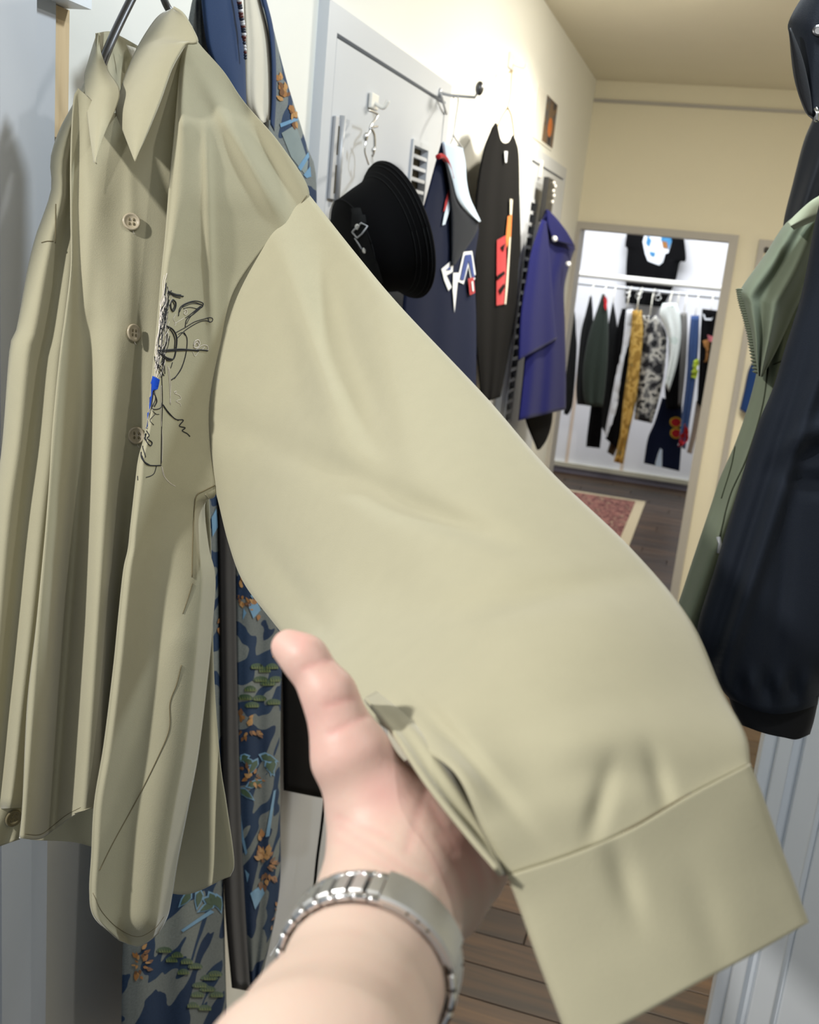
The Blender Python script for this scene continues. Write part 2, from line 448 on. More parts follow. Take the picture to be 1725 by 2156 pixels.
M['kimono'] = patterned('kimono_print', [(34, 52, 80), (112, 118, 118), (40, 60, 88), (122, 128, 126)], 4.2, dist=0.15, stretch=(1, 1, 1.8), low=0.42, high=0.60)

# ------------------------------------------------------------------ the room
def structure(o): o['kind'] = 'structure'; return o
wl = structure(box('wall_left', (WX-0.12, 0.438, 0), (WX, WY, CEIL), M['wall']))
cl = structure(box('ceiling', (WX-0.12, -0.6, CEIL), (1.6, WY, CEIL+0.1), M['ceiling']))
structure(box('wall_right', (1.5, -0.6, 0), (1.6, WY, CEIL), M['cream']))
xd0, xd1 = WX, hit(1557, 495, 1, WY)[0]
zd = hit(1376, 480, 1, WY)[2]
V, Fc = merge([boxgeo((WX-0.12, WY, zd), (1.6, WY+0.12, CEIL+0.1)), boxgeo((xd1, WY, 0), (1.6, WY+0.12, zd))])
structure(mesh('wall_far', V, Fc, M['cream'], smooth=False))
zt = hit(1231, 207, 1, WY)[2]
structure(box('trim_1', (WX, WY-0.014, zt-0.014), (1.5, WY, zt), M['steel_dk']))
fw_ = 0.042
d1 = structure(mesh('door_1', *merge([boxgeo((xd0, WY-0.03, 0), (xd0+0.022, WY+0.14, zd)), boxgeo((xd1-fw_, WY-0.03, 0), (xd1, WY+0.14, zd)), boxgeo((xd0+0.022, WY-0.03, zd-0.035), (xd1-fw_, WY+0.14, zd))]), M['steel_dk'], smooth=False))
# second door of the far wall
x2 = hit(1597, 520, 1, WY)[0]
d2 = structure(mesh('door_2', *merge([boxgeo((x2, WY-0.03, 0), (x2+0.028, WY, zd-0.01)), boxgeo((x2+0.028, WY-0.03, zd-0.045), (x2+0.7, WY, zd-0.01)), boxgeo((x2+0.67, WY-0.03, 0), (x2+0.7, WY, zd-0.045))]), M['steel_dk'], smooth=False))
box('door_leaf', (x2+0.028, WY-0.014, 0.01), (x2+0.67, WY, zd-0.045), M['cream'], d2)
p = hit(1614, 525, 1, WY-0.02)
lathe('door_lock', p, (0, -1, 0), [(0.016, -0.01), (0.017, 0.0), (0.011, 0.004), (0.01, 0.02), (0.0, 0.022)], M['gunmetal'], d2)
# back room
BY = hit(1310, 1012, 2, 0.0)[1]
structure(box('wall_back', (-2.6, BY, 0), (1.4, BY+0.1, CEIL), mat('white_back_wall', (240, 241, 246), 0.6, var=0.01)))
structure(box('wall_back_left', (-2.7, WY+0.12, 0), (-2.6, BY+0.1, CEIL), M['wall']))
structure(box('wall_back_right', (1.3, WY+0.12, 0), (1.4, BY+0.1, CEIL), M['wall']))
structure(mesh('ceiling_back', *merge([boxgeo((-2.7, WY+0.12, CEIL), (1.4, BY+0.1, CEIL+0.1)), boxgeo((-2.7, WY+0.02, 0), (WX-0.12, WY+0.12, CEIL))]), M['wall'], smooth=False))
structure(box('baseboard_back', (-2.6, BY-0.03, 0.05), (1.3, BY, 0.085), mat('pale_metal_strip', (226, 224, 206), 0.3, 0.5)))
structure(box('base_gap_shade', (-2.6, BY-0.012, 0.0), (1.3, BY, 0.05), mat('painted_gap_shade', (120, 116, 130), 0.5)))  # grey band paints the shadow in the gap under the metal strip
# panel seams of the back wall
for i, px in enumerate((1203, 1322)):
    x = hit(px, 900, 1, BY)[0]
    structure(box('trim_%d' % (i+2), (x-0.012, BY-0.012, 0.085), (x+0.012, BY, 1.2), mat('seam_strip', (226, 208, 190), 0.5)))
# floor with boards
fl = structure(box('floor', (-2.7, -0.6, -0.08), (1.6, BY+0.1, -0.012), mat('floor_base', (40, 28, 18), 0.8)))
pm = None
pw_ = 0.118; y = 1.2; k = 0
while y < BY:
    x = -2.65 + (k*0.37) % 0.9
    while x < 1.5:
        L = 0.9
        lim0 = WX+0.001 if y < WY+0.1 else -2.6
        lim1 = 1.49 if y < WY+0.1 else 1.29
        if x+L > lim0+0.05 and x < lim1-0.05:
            o = box('plank', (max(x, lim0), y, -0.012), (min(x+L, lim1)-0.004, y+pw_-0.003, 0.0), M['plank'], fl, 0.0012)
        x += L
    y += pw_; k += 1
# rug in the back room
a, b_ = hit(1360, 1055, 2, 0.012), hit(1327, 1145, 2, 0.012)
rx1, ry1 = a[0], a[1]
rx0, ry0 = rx1-1.1, ry1-1.7
rg = empty('rug', (rx1-0.55, ry1-0.85, 0), 'red patterned rug with a beige border on the back room floor', 'rug')
box('rug_border', (rx0, ry0, 0.0005), (rx1, ry1, 0.009), cloth('rug_beige', (196, 180, 148), 0.1), rg)
box('rug_field', (rx0+0.07, ry0+0.07, 0.006), (rx1-0.07, ry1-0.07, 0.0125), patterned('rug_print', [(120, 70, 66), (150, 104, 92), (96, 54, 52), (170, 140, 116)], 22), rg)
# ceiling downlight just at the top edge of the picture
p = hit(1446, -24, 2, CEIL)
dl = empty('ceiling_downlight', p, 'round recessed downlight glowing in the cream ceiling', 'lamp')
lathe('trim_ring', p, (0, 0, -1), [(0.062, 0), (0.062, 0.006), (0.048, 0.008), (0.046, 0.0)], M['white_plastic'], dl, 28)
lathe('diffuser', p, (0, 0, -1), [(0.0, 0.001), (0.045, 0.001), (0.044, 0.008), (0.036, 0.018), (0.02, 0.024), (0.0, 0.026)], mat('lamp_glass', (255, 244, 214), 0.4, emit=45), dl, 28)
l = bpy.data.lights.new('downlight_lamp', 'SPOT'); l.energy = 70; l.color = (1, 0.92, 0.76); l.spot_size = math.radians(150); l.spot_blend = 0.8; l.shadow_soft_size = 0.04
lo = bpy.data.objects.new('downlight_lamp', l); C.objects.link(lo); lo.location = (p[0], p[1], CEIL-0.04)

# ------------------------------------------------------------------ steel cupboards set in the left wall
def cupboard(tl, tr, label, slots, hinge=None, line=0.03):
    y0, zt = hit(tl[0], tl[1], 0, WX+0.02)[1:]
    y1 = hit(tr[0], tr[1], 0, WX+0.02)[1]
    fx = WX+0.02
    root = empty('steel_cupboard', (WX, (y0+y1)/2, 0.06), label, 'cupboard', 'grey steel cupboards in the left wall')
    fwid = 0.045
    mesh('frame', *merge([boxgeo((WX, y0, 0.06), (fx, y0+fwid, zt)), boxgeo((WX, y1-fwid, 0.06), (fx, y1, zt)), boxgeo((WX, y0+fwid, zt-fwid), (fx, y1-fwid, zt)), boxgeo((WX, y0+fwid, 0.06), (fx, y1-fwid, 0.06+fwid))]), M['steel'], root, smooth=False)
    # gap behind the leaf, then the leaf with a slot column cut out of it
    box('back_plate', (WX+0.0005, y0+fwid, 0.06+fwid), (WX+0.003, y1-fwid, zt-fwid), M['dark'], root)  # plate coloured dark for the shade inside the cupboard
    ya, yb, za, pitch, sh, ns = slots
    a0, a1, b0, b1 = y0+fwid+0.004, y1-fwid-0.003, 0.06+fwid+0.004, zt-fwid-0.008
    zb = za-pitch*ns
    lf = mesh('door', *merge([boxgeo((WX+0.005, a0, b0), (fx-0.001, ya, b1)), boxgeo((WX+0.005, yb, b0), (fx-0.001, a1, b1)), boxgeo((WX+0.005, ya, za), (fx-0.001, yb, b1)), boxgeo((WX+0.005, ya, b0), (fx-0.001, yb, zb))]), M['steel'], root, smooth=False)
    sm = None
    for i in range(ns):
        z = za-pitch*i
        # sloping blade: from the face at its lower edge back into the cavity
        Vb = [(fx+0.002, ya, z-pitch), (fx+0.002, yb, z-pitch), (fx+0.002, yb, z-sh), (fx+0.002, ya, z-sh), (WX+0.006, ya, z-pitch+0.002), (WX+0.006, yb, z-pitch+0.002), (WX+0.006, yb, z-sh+0.001), (WX+0.006, ya, z-sh+0.001)]
        mesh('louvre_slat', Vb, boxgeo((0, 0, 0), (1, 1, 1))[1], M['steel'], lf, smooth=False)
    # raised rim round the slots
    mesh('louvre_rim', *merge([boxgeo((fx-0.001, ya-0.012, zb), (fx+0.004, ya, za+0.012)), boxgeo((fx-0.001, yb, zb), (fx+0.004, yb+0.012, za+0.012)), boxgeo((fx-0.001, ya, za), (fx+0.004, yb, za+0.012))]), M['steel'], lf, smooth=False)
    if hinge:
        (hy0, hz0), (hy1, hz1) = hinge
        h = box('hinge', (fx, hy0, hz0), (fx+0.006, hy1, hz1), M['zinc'], root, 0.001)
        tube('hinge_pin', [(fx+0.008, (hy0*0.3+hy1*0.7), hz0-0.004), (fx+0.008, (hy0*0.3+hy1*0.7), hz1+0.004)], 0.006, M['zinc'], h)
        for t in (0.25, 0.72):
            zc = hz0+(hz1-hz0)*t
            box('hinge_slot', (fx+0.0055, hy0+(hy1-hy0)*0.38, zc-0.025), (fx+0.0072, hy0+(hy1-hy0)*0.48, zc+0.025), M['dark'], h)  # thin dark block painting the shaded inside of a slot
    return root, y0, y1, zt
def wz(px, py, x=WX+0.02): return hit(px, py, 0, x)[1:]
s0, s1 = wz(870, 305), wz(899, 320)
pit = wz(866, 350)[1]-wz(863, 374)[1]
h0, h1 = wz(689, 418), wz(718, 250)
cup1 = cupboard((695, -3), (953, 173), 'grey steel cupboard door with a long hinge behind the black hat', (s0[0], s1[0], s0[1], pit, pit*0.70, 11), ((h0[0], h0[1]), (h1[0], h1[1])))
s0, s1 = wz(1117, 425), wz(1129, 431)
pit = wz(1118, 430)[1]-wz(1116, 455)[1]
cup2 = cupboard((1120, 304), (1194, 357), 'smaller looking grey steel cupboard door beside the far doorway, behind the blue shirt', (s0[0], s1[0], s0[1], pit, pit*0.7, 20))

# steel door frame at the near end of the left wall
y0n, yf = 0.58, wz(118, 10)[0]
nf = empty('steel_door_frame', (WX, yf-0.2, 0), 'pale grey stepped steel door frame left of the khaki shirt', 'door frame')
yA, yB = wz(61, 1800, WX+0.03)[0], wz(20, 400, WX+0.045)[0]
mesh('frame_post', *merge([boxgeo((WX, yA, 0), (WX+0.02, yf, 2.1)), boxgeo((WX, yB, 0), (WX+0.034, yA, 2.1))]), M['steel'], nf, smooth=False)
box('door_leaf', (WX, y0n, 0.02), (WX+0.022, yB, 2.1), M['steel'], nf)
zc = wz(140, 8, WX+0.03)[1]
box('frame_head', (WX, y0n, zc), (WX+0.045, yf+0.028, zc+0.08), M['white_paint'], nf)
z_lo = wz(120, 288)[1]
ws = box('timber_strip', (WX, yf+0.0005, z_lo), (WX+0.016, yf+0.03, zc-0.001), M['wood_strip'])
tag(ws, 'bare knotty pine strip beside the steel door frame', 'wood strip')

# right hand door jamb, white and chipped
def onz(px, py, y): return hit(px, py, 1, y)
jy = 1.75
jx = onz(1600, 1600, jy)[0]
jb = empty('white_door_jamb', (jx+0.1, jy, 0), 'white chipped door jamb at the right under the black jacket', 'door jamb')
steps = [(0.0, 0.022, 0.0, 0.3), (0.022, 0.045, -0.022, 0.3), (0.045, 0.062, -0.006, 0.3), (0.062, 0.10, -0.03, 0.3), (0.10, 0.112, -0.016, 0.3), (0.112, 0.5, -0.024, 0.3)]
for i, (a, b_, dy, t) in enumerate(steps):
    box('jamb_board', (jx+a, jy+dy, 0), (jx+b_, jy+0.06, 2.3), M['white_paint'], jb, 0.0025)
structure(box('wall_partition', (jx+0.02, jy+0.06, 0), (1.5, jy+0.16, CEIL), M['wall']))

# ------------------------------------------------------------------ khaki shirt
def dS(px): return 0.875+(px-110)*0.00018
def rows_d(rows, off=0.0, fn=dS):
    return [[(x, y, (fn(x)+off) if len(q) == 2 else q[2]) for q in r for x, y in [q[:2]]] for r in rows]
SH = U(290, 190, 0.9)
shirt = empty('shirt', SH, 'khaki long-sleeved shirt with thread embroidery, one sleeve pulled out by the hand', 'shirt')
def bumpf(x, c, w): return np.exp(-((x-c)/w)**2)
ramp = lambda y, a, b: np.clip((y-a)/(b-a), 0, 1)
# right front (left in the picture), open V at the neck
rf = [
 [(164,185),(186,205),(210,224),(243,238),(266,205),(306,150),(392,98)],
 [(156,215),(184,250),(212,275),(243,290),(276,270),(310,240),(384,200)],
 [(150,330),(182,335),(212,342),(243,350),(275,345),(312,335),(378,330)],
 [(150,450),(185,452),(220,455),(255,458),(290,460),(330,461),(376,462)],
 [(151,560),(187,562),(222,565),(256,568),(290,570),(328,572),(372,576)],
 [(138,665),(175,675),(210,682),(245,690),(280,696),(318,700),(360,704)],
 [(126,750),(165,760),(200,767),(236,774),(270,780),(310,783),(350,786)],
 [(110,905),(150,912),(188,917),(222,920),(256,922),(290,922),(330,922)],
 [(100,1062),(138,1063),(174,1062),(208,1060),(240,1056),(274,1054),(312,1050)],
 [(77,1304),(112,1302),(146,1300),(182,1300),(216,1300),(252,1300),(290,1300)],
 [(57,1480),(92,1486),(126,1490),(160,1494),(194,1498),(230,1500),(268,1502)],
 [(47,1690),(82,1690),(110,1690),(142,1688),(172,1686),(206,1680),(250,1680)],
 [(40,1765),(83,1767),(110,1750),(136,1730),(160,1714),(194,1700),(240,1694)]]
def dd_rf(u, v, G):
    x, y = G[..., 0], G[..., 1]
    t = 0.25*ramp(y, 420, 700)+0.75*ramp(y, 650, 1250)
    sh = (y-1200)*-0.075
    r = -0.016*bumpf(x-sh, 92, 24)+0.024*bumpf(x-sh, 152, 26)-0.012*bumpf(x-sh, 214, 26)+0.008*bumpf(x-sh, 262, 24)
    up = -0.005*bumpf(x, 205, 30)*ramp(y, 300, 420)+0.006*bumpf(x, 165, 14)*(1-ramp(y, 600, 900))
    return 1.3*r*t+1.0*up-0.004*bumpf(x, 276-0.02*(y-460)*0, 12)*0.3
sheet('front_panel', rows_d(rf), 60, 110, M['khaki'], shirt, dd_rf, key='rf')
# left front with the folded placket edge (middle of the picture)
lf_ = [
 [(386,62),(392,58),(398,56),(402,55),(405,54)],
 [(395,81),(403,84),(409,86),(413,87),(417,88)],
 [(381,126),(404,130),(427,137),(449,144),(471,150)],
 [(372,215),(408,214),(444,214),(480,214),(515,215)],
 [(367,284),(423,290),(479,295),(536,300),(592,305)],
 [(357,385),(430,392),(504,398),(578,403),(652,408)],
 [(352,450),(415,455),(478,462),(540,468),(603,472)],
 [(347,510),(397,516),(447,522),(497,528),(546,532)],
 [(341,568),(378,582),(415,595),(452,608),(489,620)],
 [(325,743),(360,741),(394,738),(428,734),(463,730)],
 [(308,897),(341,886),(374,874),(408,861),(441,848)],
 [(292,966),(330,962),(367,957),(405,951),(443,945)],
 [(286,1012),(327,1017),(370,1023),(412,1030),(455,1038)],
 [(275,1110),(315,1100),(356,1085),(396,1072),(432,1062)],
 [(270,1156),(312,1153),(355,1151),(397,1150),(440,1150)],
 [(260,1203),(308,1206),(357,1209),(406,1212),(454,1215)],
 [(249,1305),(299,1305),(349,1306),(400,1307),(449,1308)],
 [(239,1406),(289,1406),(339,1406),(390,1407),(440,1407)],
 [(219,1568),(269,1569),(319,1571),(370,1573),(420,1575)],
 [(199,1690),(249,1690),(299,1690),(349,1690),(399,1690)],
 [(193,1800),(239,1804),(285,1810),(331,1812),(376,1806)],
 [(189,1877),(232,1888),(276,1895),(320,1892),(364,1880)],
 [(198,1930),(236,1945),(275,1955),(315,1945),(354,1928)],
 [(243,1975),(265,1984),(288,1993),(311,1984),(334,1966)]]
def dd_lf(u, v, G):
    x, y = G[..., 0], G[..., 1]
    e = -0.034*ramp(y, 90, 260)*np.exp(-u/0.5)-0.006*(1-u)
    edge = 0.010*np.exp(-(u/0.05)**2)
    t = ramp(y, 1050, 1350)
    low = -0.013*bumpf(u, 0.72, 0.26)*t+0.010*bumpf(u, 0.36, 0.16)*t*0.5+0.03*ramp(u, 0.85, 1.0)*ramp(y, 1040, 1100)
    dart = 0.008*bumpf(x-(440+(y-400)*0.0), 428, 12)*0
    sho = 0.009*bumpf(x-0.55*(y-200), 494, 26)*bumpf(y, 330, 130)-0.008*bumpf(x-0.55*(y-200), 448, 20)*bumpf(y, 330, 130)
    ridge = -0.004*bumpf(x, 438+(y-400)*0.03, 9)*ramp(y, 240, 330)*(1-ramp(y, 620, 760))
    curl = 0.02*bumpf(y, 1992, 30)
    return e+edge+low+sho+ridge+curl
sheet('front_panel', rows_d(lf_), 64, 190, M['khaki'], shirt, dd_lf, key='lf')
# back
bk = [
 [(214,110),(280,110),(340,112),(400,118)],
 [(170,230),(280,230),(390,235),(500,240)],
 [(160,420),(300,420),(450,420),(590,425)],
 [(158,600),(260,600),(360,600),(460,620)],
 [(135,850),(230,850),(330,850),(425,860)],
 [(118,1050),(220,1050),(330,1056),(440,1060)],
 [(95,1250),(210,1250),(330,1250),(446,1250)],
 [(72,1430),(190,1430),(330,1428),(450,1426)],
 [(66,1600),(200,1600),(340,1602),(463,1604)],
 [(62,1690),(200,1700),(345,1705),(476,1692)],
 [(62,1760),(205,1770),(350,1802),(492,1812)],
 [(66,1768),(195,1784),(365,1882),(484,1846)]]
bkd = []
for r in rows_d(bk):
    bkd.append([(x, y, d+(0.13 if y < 500 else 0.075 if y < 1000 else 0.085-0.04*max(0, (x-330)/130))) for x, y, d in r])
sheet('back_panel', bkd, 40, 90, M['khaki'], shirt, lambda u, v, G: 0.012*np.sin(9*u+2)*ramp(G[..., 1], 900, 1500), key='bk')
# seam lines: side seam, front hem stitching
threads('side_seam', [([(452,1022),(430,1033),(414,1043),(409,1065),(407,1100),(405,1160),(404,1215)], 0.0006),
  ([(405,1228),(395,1262),(385,1292)], 0.00045), ([(382,1400),(372,1440),(358,1480),(356,1536),(330,1600),(290,1680),(240,1770),(209,1832)], 0.0005)], 'lf', M['khaki_dk'], shirt)
threads('hem_stitch', [([(196,1880),(215,1920),(250,1955),(290,1972),(325,1955),(345,1930)], 0.00025)], 'lf', M['khaki_dk'], shirt)
threads('hem_stitch', [([(52,1756),(84,1757),(112,1738),(140,1716),(170,1700)], 0.00025)], 'rf', M['khaki_dk'], shirt)
threads('loose_thread', [([(432,1040),(440,1050),(446,1062),(438,1072),(437,1082)], 0.0005)], 'lf', M['khaki'], shirt)
# collar
def flap(name, L, R_, dl, dr, bow, key):
    nv, nu = 60, 26
    A, B = crom(L, nv), crom(R_, nv); u, v = uvgrid(nu, nv)
    G = np.zeros((nv, nu, 3))
    for k in range(2): G[..., k] = A[:, None, k]*(1-u)+B[:, None, k]*u
    G[..., 2] = (dl[0]+(dl[1]-dl[0])*v)*(1-u)+(dr[0]+(dr[1]-dr[0])*v)*u - bow*np.sin(np.pi*u)*(1-v)**0.7
    P = U(G[..., 0], G[..., 1], G[..., 2]); N = gridnormals(P)
    V, Fc = thick_grid(P, P-N*0.0022)
    return mesh(name, V, Fc, M['khaki'], shirt)
flap('collar_flap', [(361,18),(337,30),(317,53),(290,97),(268,146),(254,187),(243,231),(260,280),(283,339)],
     [(364,18),(386,32),(406,61),(416,86),(397,88),(386,97),(361,142),(337,211),(308,284),(285,339)], (0.985, 0.862), (0.90, 0.862), 0.02, 'cf')
flap('collar_flap', [(205,70),(199,84),(188,120),(177,165),(181,220),(188,280),(197,341)],
     [(207,70),(213,110),(229,150),(252,189),(243,231),(221,280),(199,343)], (0.945, 0.855), (0.93, 0.85), 0.016, 'cg')
sheet('collar_band', [[(206,69,.952),(232,66,.985),(258,78,1.0),(290,96,1.0)], [(212,110,.95),(238,112,.985),(262,120,1.0),(290,130,.995)], [(228,158,.94),(246,176,.98),(262,184,.995),(282,184,.985)], [(236,235,.93),(246,240,.965),(256,244,.975),(272,240,.965)]], 24, 24, M['khaki'], shirt)
sheet('care_label', [[(266,94,.985),(286,101,.985)], [(277,122,.983),(288,126,.983)]], 4, 4, M['cream_cloth'], shirt)
# pulled-out sleeve (tube closed all round)
sl = [
 [(444,1042,.946),(428,900,.943),(449,725,.947),(534,524,.961),(643,402,.981)],
 [(454,1037,.935),(441,900,.932),(463,730,.936),(545,532,.951),(650,408,.970)],
 [(480,1140,.91),(515,985,.905),(585,830,.90),(670,680,.905),(754,539,.918)],
 [(512,1225,.845),(590,1080,.82),(672,940,.815),(760,790,.825),(848,650,.84)],
 [(575,1310,.755),(680,1180,.735),(785,1050,.73),(895,930,.735),(1022,834,.755)],
 [(662,1415,.615),(800,1270,.645),(915,1160,.64),(1030,1065,.65),(1160,992,.675)],
 [(752,1490,.545),(900,1370,.56),(1030,1280,.565),(1170,1205,.58),(1325,1150,.61)],
 [(850,1560,.478),(1000,1450,.50),(1140,1380,.51),(1290,1320,.53),(1452,1302,.555)],
 [(955,1625,.432),(1070,1570,.46),(1210,1510,.472),(1360,1465,.49),(1520,1452,.51)],
 [(1015,1745,.42),(1120,1690,.434),(1260,1630,.446),(1420,1580,.463),(1570,1546,.482)],
 [(1068,1843,.415),(1200,1800,.424),(1330,1745,.435),(1450,1675,.45),(1580,1607,.467)]]
def fold_sl(u, v, G):
    x, y = G[..., 0], G[..., 1]
    r = 0.018*bumpf(x-0.30*(y-600), 700, 40)*bumpf(y, 760, 190)          # hollow under the shoulder
    r += -0.014*bumpf(x-0.30*(y-600), 620, 36)*bumpf(y, 720, 190)
    r += 0.011*bumpf(y-0.42*(x-560), 930, 36)*bumpf(x, 760, 210)
    r += 0.009*bumpf(y+0.15*(x-1200), 1245, 34)*bumpf(x, 1130, 190)
    r += 0.008*bumpf(y-0.35*(x-1000), 1115, 26)*bumpf(x, 930, 130)
    r += -0.0045*bumpf(y+0.02*(x-1250), 1545, 46)*bumpf(x, 1260, 170)
    r += 0.0028*bumpf(y+0.05*(x-1200), 1640, 40)*bumpf(x, 1270, 150)
    r += 0.0042*bumpf(x+0.25*(y-1650), 1275, 22)*bumpf(y, 1690, 70)+0.004*bumpf(x-0.25*(y-1650), 1390, 22)*bumpf(y, 1650, 70)
    r += 0.008*bumpf(x-0.85*(y-1500), 905, 26)*bumpf(y, 1570, 120)       # groove along the held edge
    r += 0.006*bumpf(y-1.25*(x-620), 1240, 40)*bumpf(x, 620, 70)
    return r
G = loft(sl, 64, 150)
slv = pillow('sleeve', G, M['khaki'], shirt, lambda u, v: 0.032*(1-0.75*v)*np.clip((v-0.1)*3, 0, 1), lambda u, v: 0.03*(1-0.72*v)*np.clip(v*3, 0, 1)+0.004, fold_sl, key='sl', pw=2.0)
cf = [
 sl[-1],
 [(1095,1915,.412),(1225,1872,.420),(1355,1818,.431),(1480,1748,.446),(1606,1672,.463)],
 [(1130,2015,.405),(1265,1970,.414),(1400,1912,.425),(1530,1845,.440),(1650,1795,.458)],
 [(1168,2115,.398),(1300,2062,.407),(1430,2000,.418),(1560,1935,.433),(1681,1880,.452)],
 [(1205,2212,.392),(1330,2148,.401),(1455,2078,.412),(1585,2010,.428),(1704,1942,.447)]]
G = loft(cf, 56, 40)
def fold_cf(u, v, G):
    x, y = G[..., 0], G[..., 1]
    return -0.0012+0.0035*bumpf(x-0.28*(y-1800), 1300, 28)*bumpf(y, 1850, 80)+0.002*bumpf(x-0.3*(y-1900), 1480, 40)*bumpf(y, 1950, 120)
cuff = pillow('cuff', G, M['khaki'], slv, lambda u, v: 0.0085, lambda u, v: 0.010+0*u, fold_cf, key='cuff', pw=2.0)
threads('cuff_seam', [([(1090,1840),(1201,1801),(1273,1774),(1378,1715),(1445,1677),(1556,1626)], 0.00045)], 'sl', M['khaki_dk'], slv)
# loose underarm cloth lying in the palm
us = [[(815,1440,.56),(790,1456,.538),(769,1468,.520)], [(915,1515,.505),(872,1532,.478),(833,1545,.462)], [(992,1612,.468),(942,1635,.444),(902,1646,.430)], [(1048,1732,.445),(1006,1752,.424),(988,1754,.413)], [(1066,1842,.426),(1060,1840,.412),(1050,1826,.405)]]
sheet('sleeve_underside', us, 16, 50, M['khaki'], slv, lambda u, v, G: 0.005*np.sin(u*9)*np.sin(np.pi*v), t=0.002)
# other sleeve hanging on the far side
L = [(200,112),(181,165),(152,222),(124,275),(106,335),(108,395),(92,450),(77,490),(59,560),(35,690),(20,735),(5,930),(-15,1100),(-30,1400),(-40,1600),(-44,1705)]
R_ = [(208,130),(196,180),(180,228),(172,300),(170,380),(170,470),(168,560),(160,665),(150,760),(140,905),(126,1060),(104,1300),(84,1480),(70,1620),(58,1700)]
s2 = garment('sleeve', L, R_, lambda x, y: dS(x)+0.045, 0.022, M['khaki'], shirt, 30, 70, 0.010, 1.6, 0.1, slant=0.6, key='s2', back=0.02)
c2 = garment('cuff', [(-44,1700),(-50,1760),(-46,1798)], [(58,1700),(50,1740),(42,1767)], lambda x, y: dS(x)+0.045, 0.016, M['khaki'], s2, 24, 14, 0.004, 1.5, key='c2', back=0.016)
threads('armhole_seam', [([(88,511),(100,508),(112,508)], 0.0005), ([(118,430),(117,470),(116,512)], 0.0005)], 's2', M['khaki_dk'], s2)
threads('armhole_seam', [([(646,412),(600,476),(545,533),(508,581),(485,642),(468,698)], 0.0005)], 'lf', M['khaki_dk'], shirt)
# buttons
def button(key, px, py, r, parent, mt, tail=True):
    p = project(key, px, py, 0.0); n = project(key, px, py, 0.01)-p; n /= np.linalg.norm(n)
    b = lathe('button', p, n, [(0.0, 0.0005), (r*0.9, 0.0008), (r, 0.0018), (r*0.97, 0.003), (r*0.80, 0.0033), (r*0.72, 0.0024), (0.0, 0.0022)], mt, parent, 28)
    a = np.cross(n, UP); a /= np.linalg.norm(a); c = np.cross(n, a)
    g = [ell_geo(p+n*0.0025+a*i*r*0.24+c*j*r*0.24, (a*r*0.12, c*r*0.2, n*0.0008), 8, 4) for i in (-1, 1) for j in (-1, 1)]
    mesh('button_thread', *merge(g), M['khaki_dk'], b)
    if tail: threads('thread_tail', [([(px+4, py+15), (px+5, py+22), (px+8, py+25)], 0.0005)], key, M['cream_cloth'], b)
for px, py in ((276, 468), (279, 701), (286, 917)): button('rf', px, py, 0.0078, shirt, M['button'])
button('c2', 26, 1721, 0.0075, c2, M['khaki_dk'], False)

# thread embroidery on the left front
def z2(pts): return [(x/2.464, 560+y/2.465) for x, y in pts]
def zz(pts, r): return (z2(pts), r*0.62)
bl = [zz([(870,130),(900,148),(950,158)], .0011), zz([(868,138),(905,158),(935,166)], .0008), zz([(876,132),(910,146),(938,150)], .0007),
 zz([(897,175),(910,190),(909,215),(897,235),(886,220),(885,190),(897,175)], .0011), zz([(892,180),(904,205),(893,232)], .0007),
 zz([(925,260),(935,215),(975,190),(1020,182),(1055,200),(1010,245),(970,275),(960,315)], .0007), zz([(930,240),(950,208),(1000,188),(1050,202)], .0006),
 zz([(945,215),(1000,195),(1052,206),(1030,222),(985,215),(950,222)], .0005), zz([(975,262),(1040,208)], .0006), zz([(962,270),(1030,222)], .0005), zz([(968,300),(990,262),(1045,208)], .0005),
 zz([(905,350),(960,320),(1010,290),(1060,275),(1090,268),(1103,274),(1100,288),(1085,290),(1080,272)], .0006), zz([(915,380),(960,335),(1020,297),(1060,284),(1090,290)], .0006),
 zz([(860,310),(895,330),(915,370),(912,430),(900,480),(870,490),(845,470),(825,450)], .0011), zz([(866,318),(890,340),(906,380),(904,430)], .0008),
 zz([(955,345),(970,380),(965,450),(945,520),(915,570),(888,592)], .0007), zz([(962,470),(940,535),(905,585)], .0006), zz([(925,355),(945,345),(960,360)], .0005),
 zz([(820,440),(880,435),(940,432),(1010,437),(1040,436),(1078,440)], .0011), zz([(822,448),(900,441),(975,438),(1030,442)], .0009), zz([(835,455),(860,475),(890,485)], .0013),
 zz([(800,470),(815,510),(835,545),(850,570)], .0008), zz([(850,480),(855,560)], .0006), zz([(895,500),(885,530)], .0006),
 zz([(838,560),(842,700),(838,850),(835,1030)], .0006), zz([(845,720),(870,755),(910,795),(950,800),(930,830),(960,840),(945,855),(970,870),(985,885)], .0008), zz([(848,730),(880,772),(925,803)], .0006),
 zz([(800,650),(806,690),(790,740),(830,738),(842,705)], .0007), zz([(798,655),(812,700),(800,730)], .0009), zz([(790,750),(808,768),(825,770)], .0005), zz([(808,765),(780,800),(797,825)], .0005),
 zz([(762,856),(774,880),(765,895),(787,915),(782,932),(770,925),(758,905)], .0008), zz([(760,870),(752,890),(760,905)], .0012), zz([(738,930),(747,960),(755,993)], .0007),
 zz([(733,965),(738,1000),(762,1030),(800,1036),(835,1035)], .0009), zz([(738,985),(750,1015),(778,1034)], .0007), zz([(812,1036),(800,1075),(780,1090),(757,1097)], .0006), zz([(715,1090),(716,1112)], .0006)]
